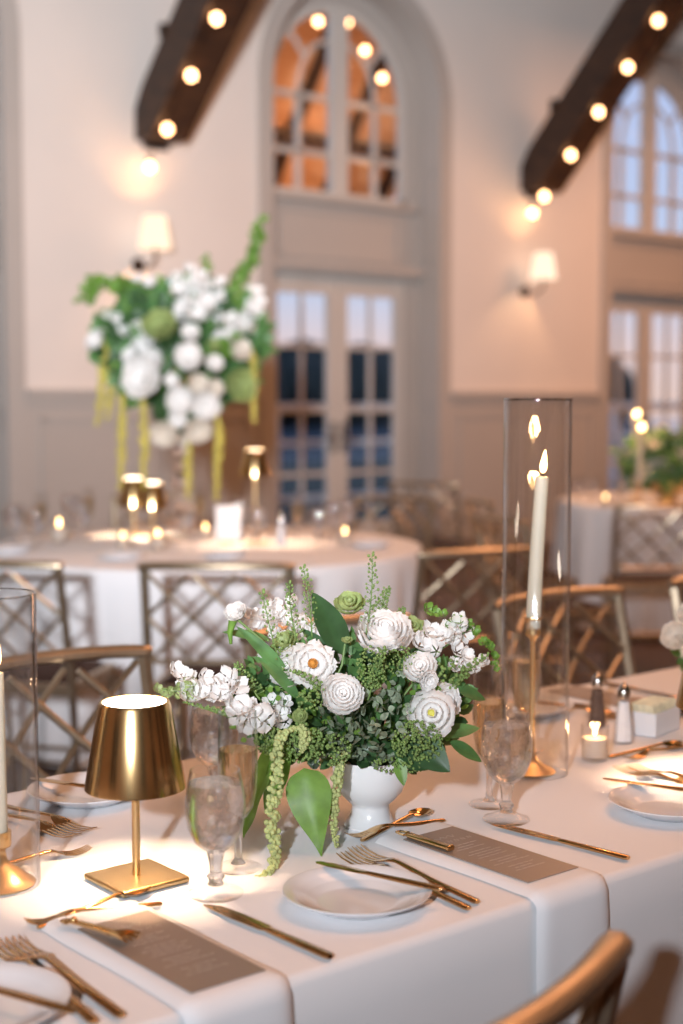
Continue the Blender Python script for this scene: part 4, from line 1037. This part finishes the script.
# arrangement, candle and votive on the right round table
D3 = 8.55
u3, v3 = cam2room((668-341.5)/F_PX*D3, D3); R = thing('flower_centrepiece', 'blurred low arrangement of cream blooms on the far right table', 'flower arrangement', (u3, v3, TZ), -YAW); F3 = Frame(u3, v3, TZ)
for k in range(26):
    a = rn.uniform(0, 6.28); q = rn.random()**.5; p = (665+42*q*math.cos(a), 458+24*q*math.sin(a))
    b = MB(); T = Matrix.Translation(F3(p[0], p[1], rn.uniform(-.14, -.02))) @ aim((math.cos(a)*.4, -.8, .4), k); rose(b, rn.uniform(.032, .055), T, 300+k, 4); b.build('rose', 'petal_cream' if k % 3 else 'petal_green', R)
b = MB()
for k in range(320):
    a = rn.uniform(0, 6.28); q = rn.random()**.5; p = F3(665+46*q*math.cos(a), 462+28*q*math.sin(a), rn.uniform(-.14, .12)); d = Vector((rn.uniform(-1, 1), rn.uniform(-1, .5), rn.uniform(-.5, 1))).normalized()
    leaf(b, p, p+d*.08, .024, (0, -.8, .5), .1, .3, .45, 4, 2)
tag(b.build('mid_foliage', 'leaf_mid', R), kind='stuff')
b = MB(); b.lathe([(0, 0), (.07, 0), (.05, .02), (.045, .03), (.10, .07), (.11, .13), (0, .12)], 24); b.build('gilt_bowl', 'brass', R)
u, v = cam2room((640-341.5)/F_PX*8.3, 8.3)
h = holder(False); h.location = (u, v, TZ); h.scale = (1.4, 1.4, .55); tag(h, 'gold candle holder on the far right table', 'candle holder')
c1 = candle(0, .13, .435, 0, 'lit cream taper candle on the far right table', (u, v, TZ)); c1.scale = (1.5, 1.5, 1)
for c in kids(c1):
    if c.name.startswith('flame'): c.scale = (1.8, 1.8, 1.0)
FARC = (u, v, TZ+.46)
u, v = cam2room((635-341.5)/F_PX*8.75, 8.75); h = holder(False); h.location = (u, v, TZ); h.scale = (1.4, 1.4, .6); tag(h, 'second gold candle holder behind the first on the far right table', 'candle holder')
c1 = candle(0, .14, .505, 0, 'lit cream taper candle just behind the other on the far right table', (u, v, TZ)); c1.scale = (1.5, 1.5, 1)
for c in kids(c1):
    if c.name.startswith('flame'): c.scale = (1.8, 1.8, 1.0)
def vt(px, D, l, s=1.2):
    u, v = cam2room((px-341.5)/F_PX*D, D); o = place(make_votive, 'vot', (u, v, TZ), 0, l, 'votive candle', GV); o.scale = (s,)*3; return (u, v)
vt(606, 8.25, 'lit votive candle at the left end of the far right table')
vt(58, 6.2, 'votive glass at the left side of the round table', 1.7)
vt(122, 5.9, 'lit votive candle in front of the pair of gold lamps')
vt(157, 5.88, 'lit votive candle under the tall arrangement, left of the glass pedestal', 1.4)
vt(205, 6.3, 'lit votive candle right of the glass pedestal')
vt(345, 6.1, 'lit votive candle at the right side of the round table')
# glasses on the round table
for i, (px, D, l) in enumerate(((33, 6.0, 'blurred goblet at the left end of the round table'), (12, 6.15, 'blurred goblet at the left edge of the photo on the round table'), (80, 6.35, 'blurred goblet left of the pair of gold lamps'),
    (70, 6.8, 'blurred goblet at the back left of the round table'), (240, 6.7, 'blurred goblet behind the white table card'), (256, 6.0, 'blurred goblet in front of the tallest gold lamp'),
    (318, 6.0, 'blurred goblet at the right of the round table, left of three'), (333, 6.3, 'blurred goblet at the right of the round table, middle of three'), (348, 6.5, 'blurred goblet at the right of the round table, right of three'))):
    u, v = cam2room((px-341.5)/F_PX*D, D); o = goblet(u, v, l); o.scale = (1.1,)*3
for i, (px, D, l) in enumerate(((40, 6.3, 'blurred champagne glass at the left of the round table'), (88, 6.7, 'blurred champagne glass left of the gold lamps'), (297, 6.35, 'blurred champagne glass in front of the glazed door'), (200, 6.75, 'blurred champagne glass behind the glass pedestal'))):
    u, v = cam2room((px-341.5)/F_PX*D, D); flute(u, v, l)
for i, (px, D, l) in enumerate(((578, 8.6, 'blurred goblet at the left end of the far right table'), (592, 8.65, 'blurred goblet between the far votive and candle'), (622, 8.45, 'blurred goblet below the far right candle'))):
    u, v = cam2room((px-341.5)/F_PX*D, D); goblet(u, v, l)
# table card on a small stand
u, v = cam2room((228-341.5)/F_PX*6.15, 6.15)
r = thing('table_card', 'upright white card on the round table right of the glass pedestal', 'table card', (u, v, TZ), -YAW)
b = MB(); b.box((0, 0, .085), (.105, .003, .15), R=Matrix.Rotation(-.08, 3, 'X')); b.build('card', 'paper', r, smooth=False)
b = MB(); b.box((0, 0, .006), (.07, .04, .012)); b.build('stand', 'gold', r, smooth=False)
b = MB()
for k in range(6): b.box((0, -.0035, .13-.016*k), (.05+.02*(k % 2), .0006, .003), R=Matrix.Rotation(0, 3, 'X'))
u, v = cam2room((281-341.5)/F_PX*6.05, 6.05); o = shaker('salt'); o.location = (u, v, TZ); o.scale = (1.25,)*3; o.name = 'salt_shaker'; tag(o, 'salt shaker on the round table near the tallest lamp', 'shaker')
# bread plates and folded napkins on the round table
for i, (px, D, l) in enumerate(((8, 5.75, 'white plate at the left edge of the round table'), (225, 5.62, 'white plate at the near edge of the round table'), (370, 6.0, 'white plate at the right end of the round table'), (120, 5.55, 'white plate at the near left of the round table'))):
    u, v = cam2room((px-341.5)/F_PX*D, D); put('plate', u, v, 0, l)

# ---------------------------------------------------------------- lights
def light(name, kind, loc, power, col, size=.1, target=None, spot=None, blend=.5, shape=None, size_y=None):
    l = bpy.data.lights.new(name, kind); l.energy = power; l.color = col
    if kind == 'AREA':
        l.size = size
        if size_y: l.shape = 'RECTANGLE'; l.size_y = size_y
    elif kind in ('POINT', 'SPOT'): l.shadow_soft_size = size
    if kind == 'SPOT': l.spot_size = spot; l.spot_blend = blend
    o = bpy.data.objects.new(name, l); COL.objects.link(o); o.location = loc
    if target is not None: o.rotation_euler = (Vector(target)-Vector(loc)).to_track_quat('-Z', 'Y').to_euler()
    return o
fu, fv = cam2room(-.45, -.9)
light('camera_flash', 'SPOT', (fu, fv, 1.78), 520, (.86, .92, 1.0), .045, (*cam2room(.1, 6), 2.45), math.radians(80), 1.0)
mu, mv = cam2room(-.45, -3.2)
light('flash_stand', 'SPOT', (mu, mv, 2.2), 6700, (.88, .93, 1.0), .18, (*cam2room(-2.4, 12), 6.3), math.radians(66), 1.0)  # added second flash, set back so the far wall gets enough light
WARM = (1.0, .46, .22)
light('chandelier_light', 'AREA', (2.6, .9, 4.6), 78, WARM, 2.6, (2.6, .9, 0), size_y=2.2)  # added warm fill panels overhead; no chandelier hangs here
light('chandelier_light', 'AREA', (6.6, 4.6, 4.9), 120, WARM, 2.6, (6.6, 4.6, 0), size_y=2.2)
light('chandelier_light', 'AREA', (11.8, 6.2, 4.6), 170, WARM, 2.6, (11.8, 6.6, 0), size_y=2.2)
for u in (5.80, 10.02): light('sconce_bulb', 'POINT', (u, VW-.24, 2.60), 11, (1.0, .55, .26), .03)
for i, (u, v, h) in enumerate(lamps):
    light('table_lamp_bulb', 'SPOT', (u, v, TZ+h-.036), (9 if i == 0 else 15) if i < 2 else 28, (1.0, .68, .42), .02, (u, v, TZ), math.radians(168), 1.0)
light('candle_glow', 'POINT', (1.746, 1.596, 1.265), 1.2, (1, .55, .25), .012)
light('votive_glow', 'POINT', (1.881, 1.592, TZ+.052), .25, (1, .55, .25), .008)
light('right_glow', 'POINT', (FARC[0], FARC[1], FARC[2]+.03), 6, (1, .5, .22), .03)
light('porch_light', 'POINT', (9.3, 10.9, 3.3), 60, (1, .50, .24), .1)  # added lamp that lights the stand-in boards behind the arched window

# ---------------------------------------------------------------- world: dusk sky
w = bpy.data.worlds.new('dusk'); SC.world = w; w.use_nodes = True; nt = w.node_tree; bg = nt.nodes['Background']
tc = nt.nodes.new('ShaderNodeTexCoord'); sx = nt.nodes.new('ShaderNodeSeparateXYZ'); rp = nt.nodes.new('ShaderNodeValToRGB')
nt.links.new(tc.outputs['Generated'], sx.inputs[0]); nt.links.new(sx.outputs['Z'], rp.inputs['Fac']); nt.links.new(rp.outputs['Color'], bg.inputs['Color'])
e = rp.color_ramp.elements; e[0].position = 0; e[0].color = (.75, .56, .50, 1); e[1].position = 1; e[1].color = (.10, .16, .34, 1)
for p, c in ((.035, (.72, .58, .58)), (.08, (.50, .58, .76)), (.20, (.44, .52, .76))):
    x = e.new(p); x.color = (*c, 1)
bg.inputs['Strength'].default_value = 1.15

# ---------------------------------------------------------------- camera and view
cam = bpy.data.cameras.new('camera'); co = bpy.data.objects.new('camera', cam); COL.objects.link(co)
cam.sensor_fit = 'VERTICAL'; cam.sensor_height = 36; cam.lens = F_PX/1024*36
co.location = (0, 0, CAM_Z); co.rotation_euler = (PI/2-TILT, 0, -YAW); cam.clip_end = 300; cam.clip_start = .05
cam.dof.use_dof = True; cam.dof.focus_distance = 1.98; cam.dof.aperture_fstop = 2.5
SC.camera = co
SC.view_settings.view_transform = 'Standard'; SC.view_settings.look = 'None'; SC.view_settings.gamma = 1; SC.view_settings.exposure = 0
SC.view_settings.use_curve_mapping = False
cy = SC.cycles; cy.use_denoising = True; cy.max_bounces = 10; cy.transparent_max_bounces = 24; cy.transmission_bounces = 8; cy.glossy_bounces = 5; cy.diffuse_bounces = 4
cy.caustics_reflective = False; cy.caustics_refractive = True; cy.blur_glossy = 1.0; cy.sample_clamp_indirect = 6; cy.sample_clamp_direct = 0
try: cy.denoiser = 'OPENIMAGEDENOISE'
except Exception: pass
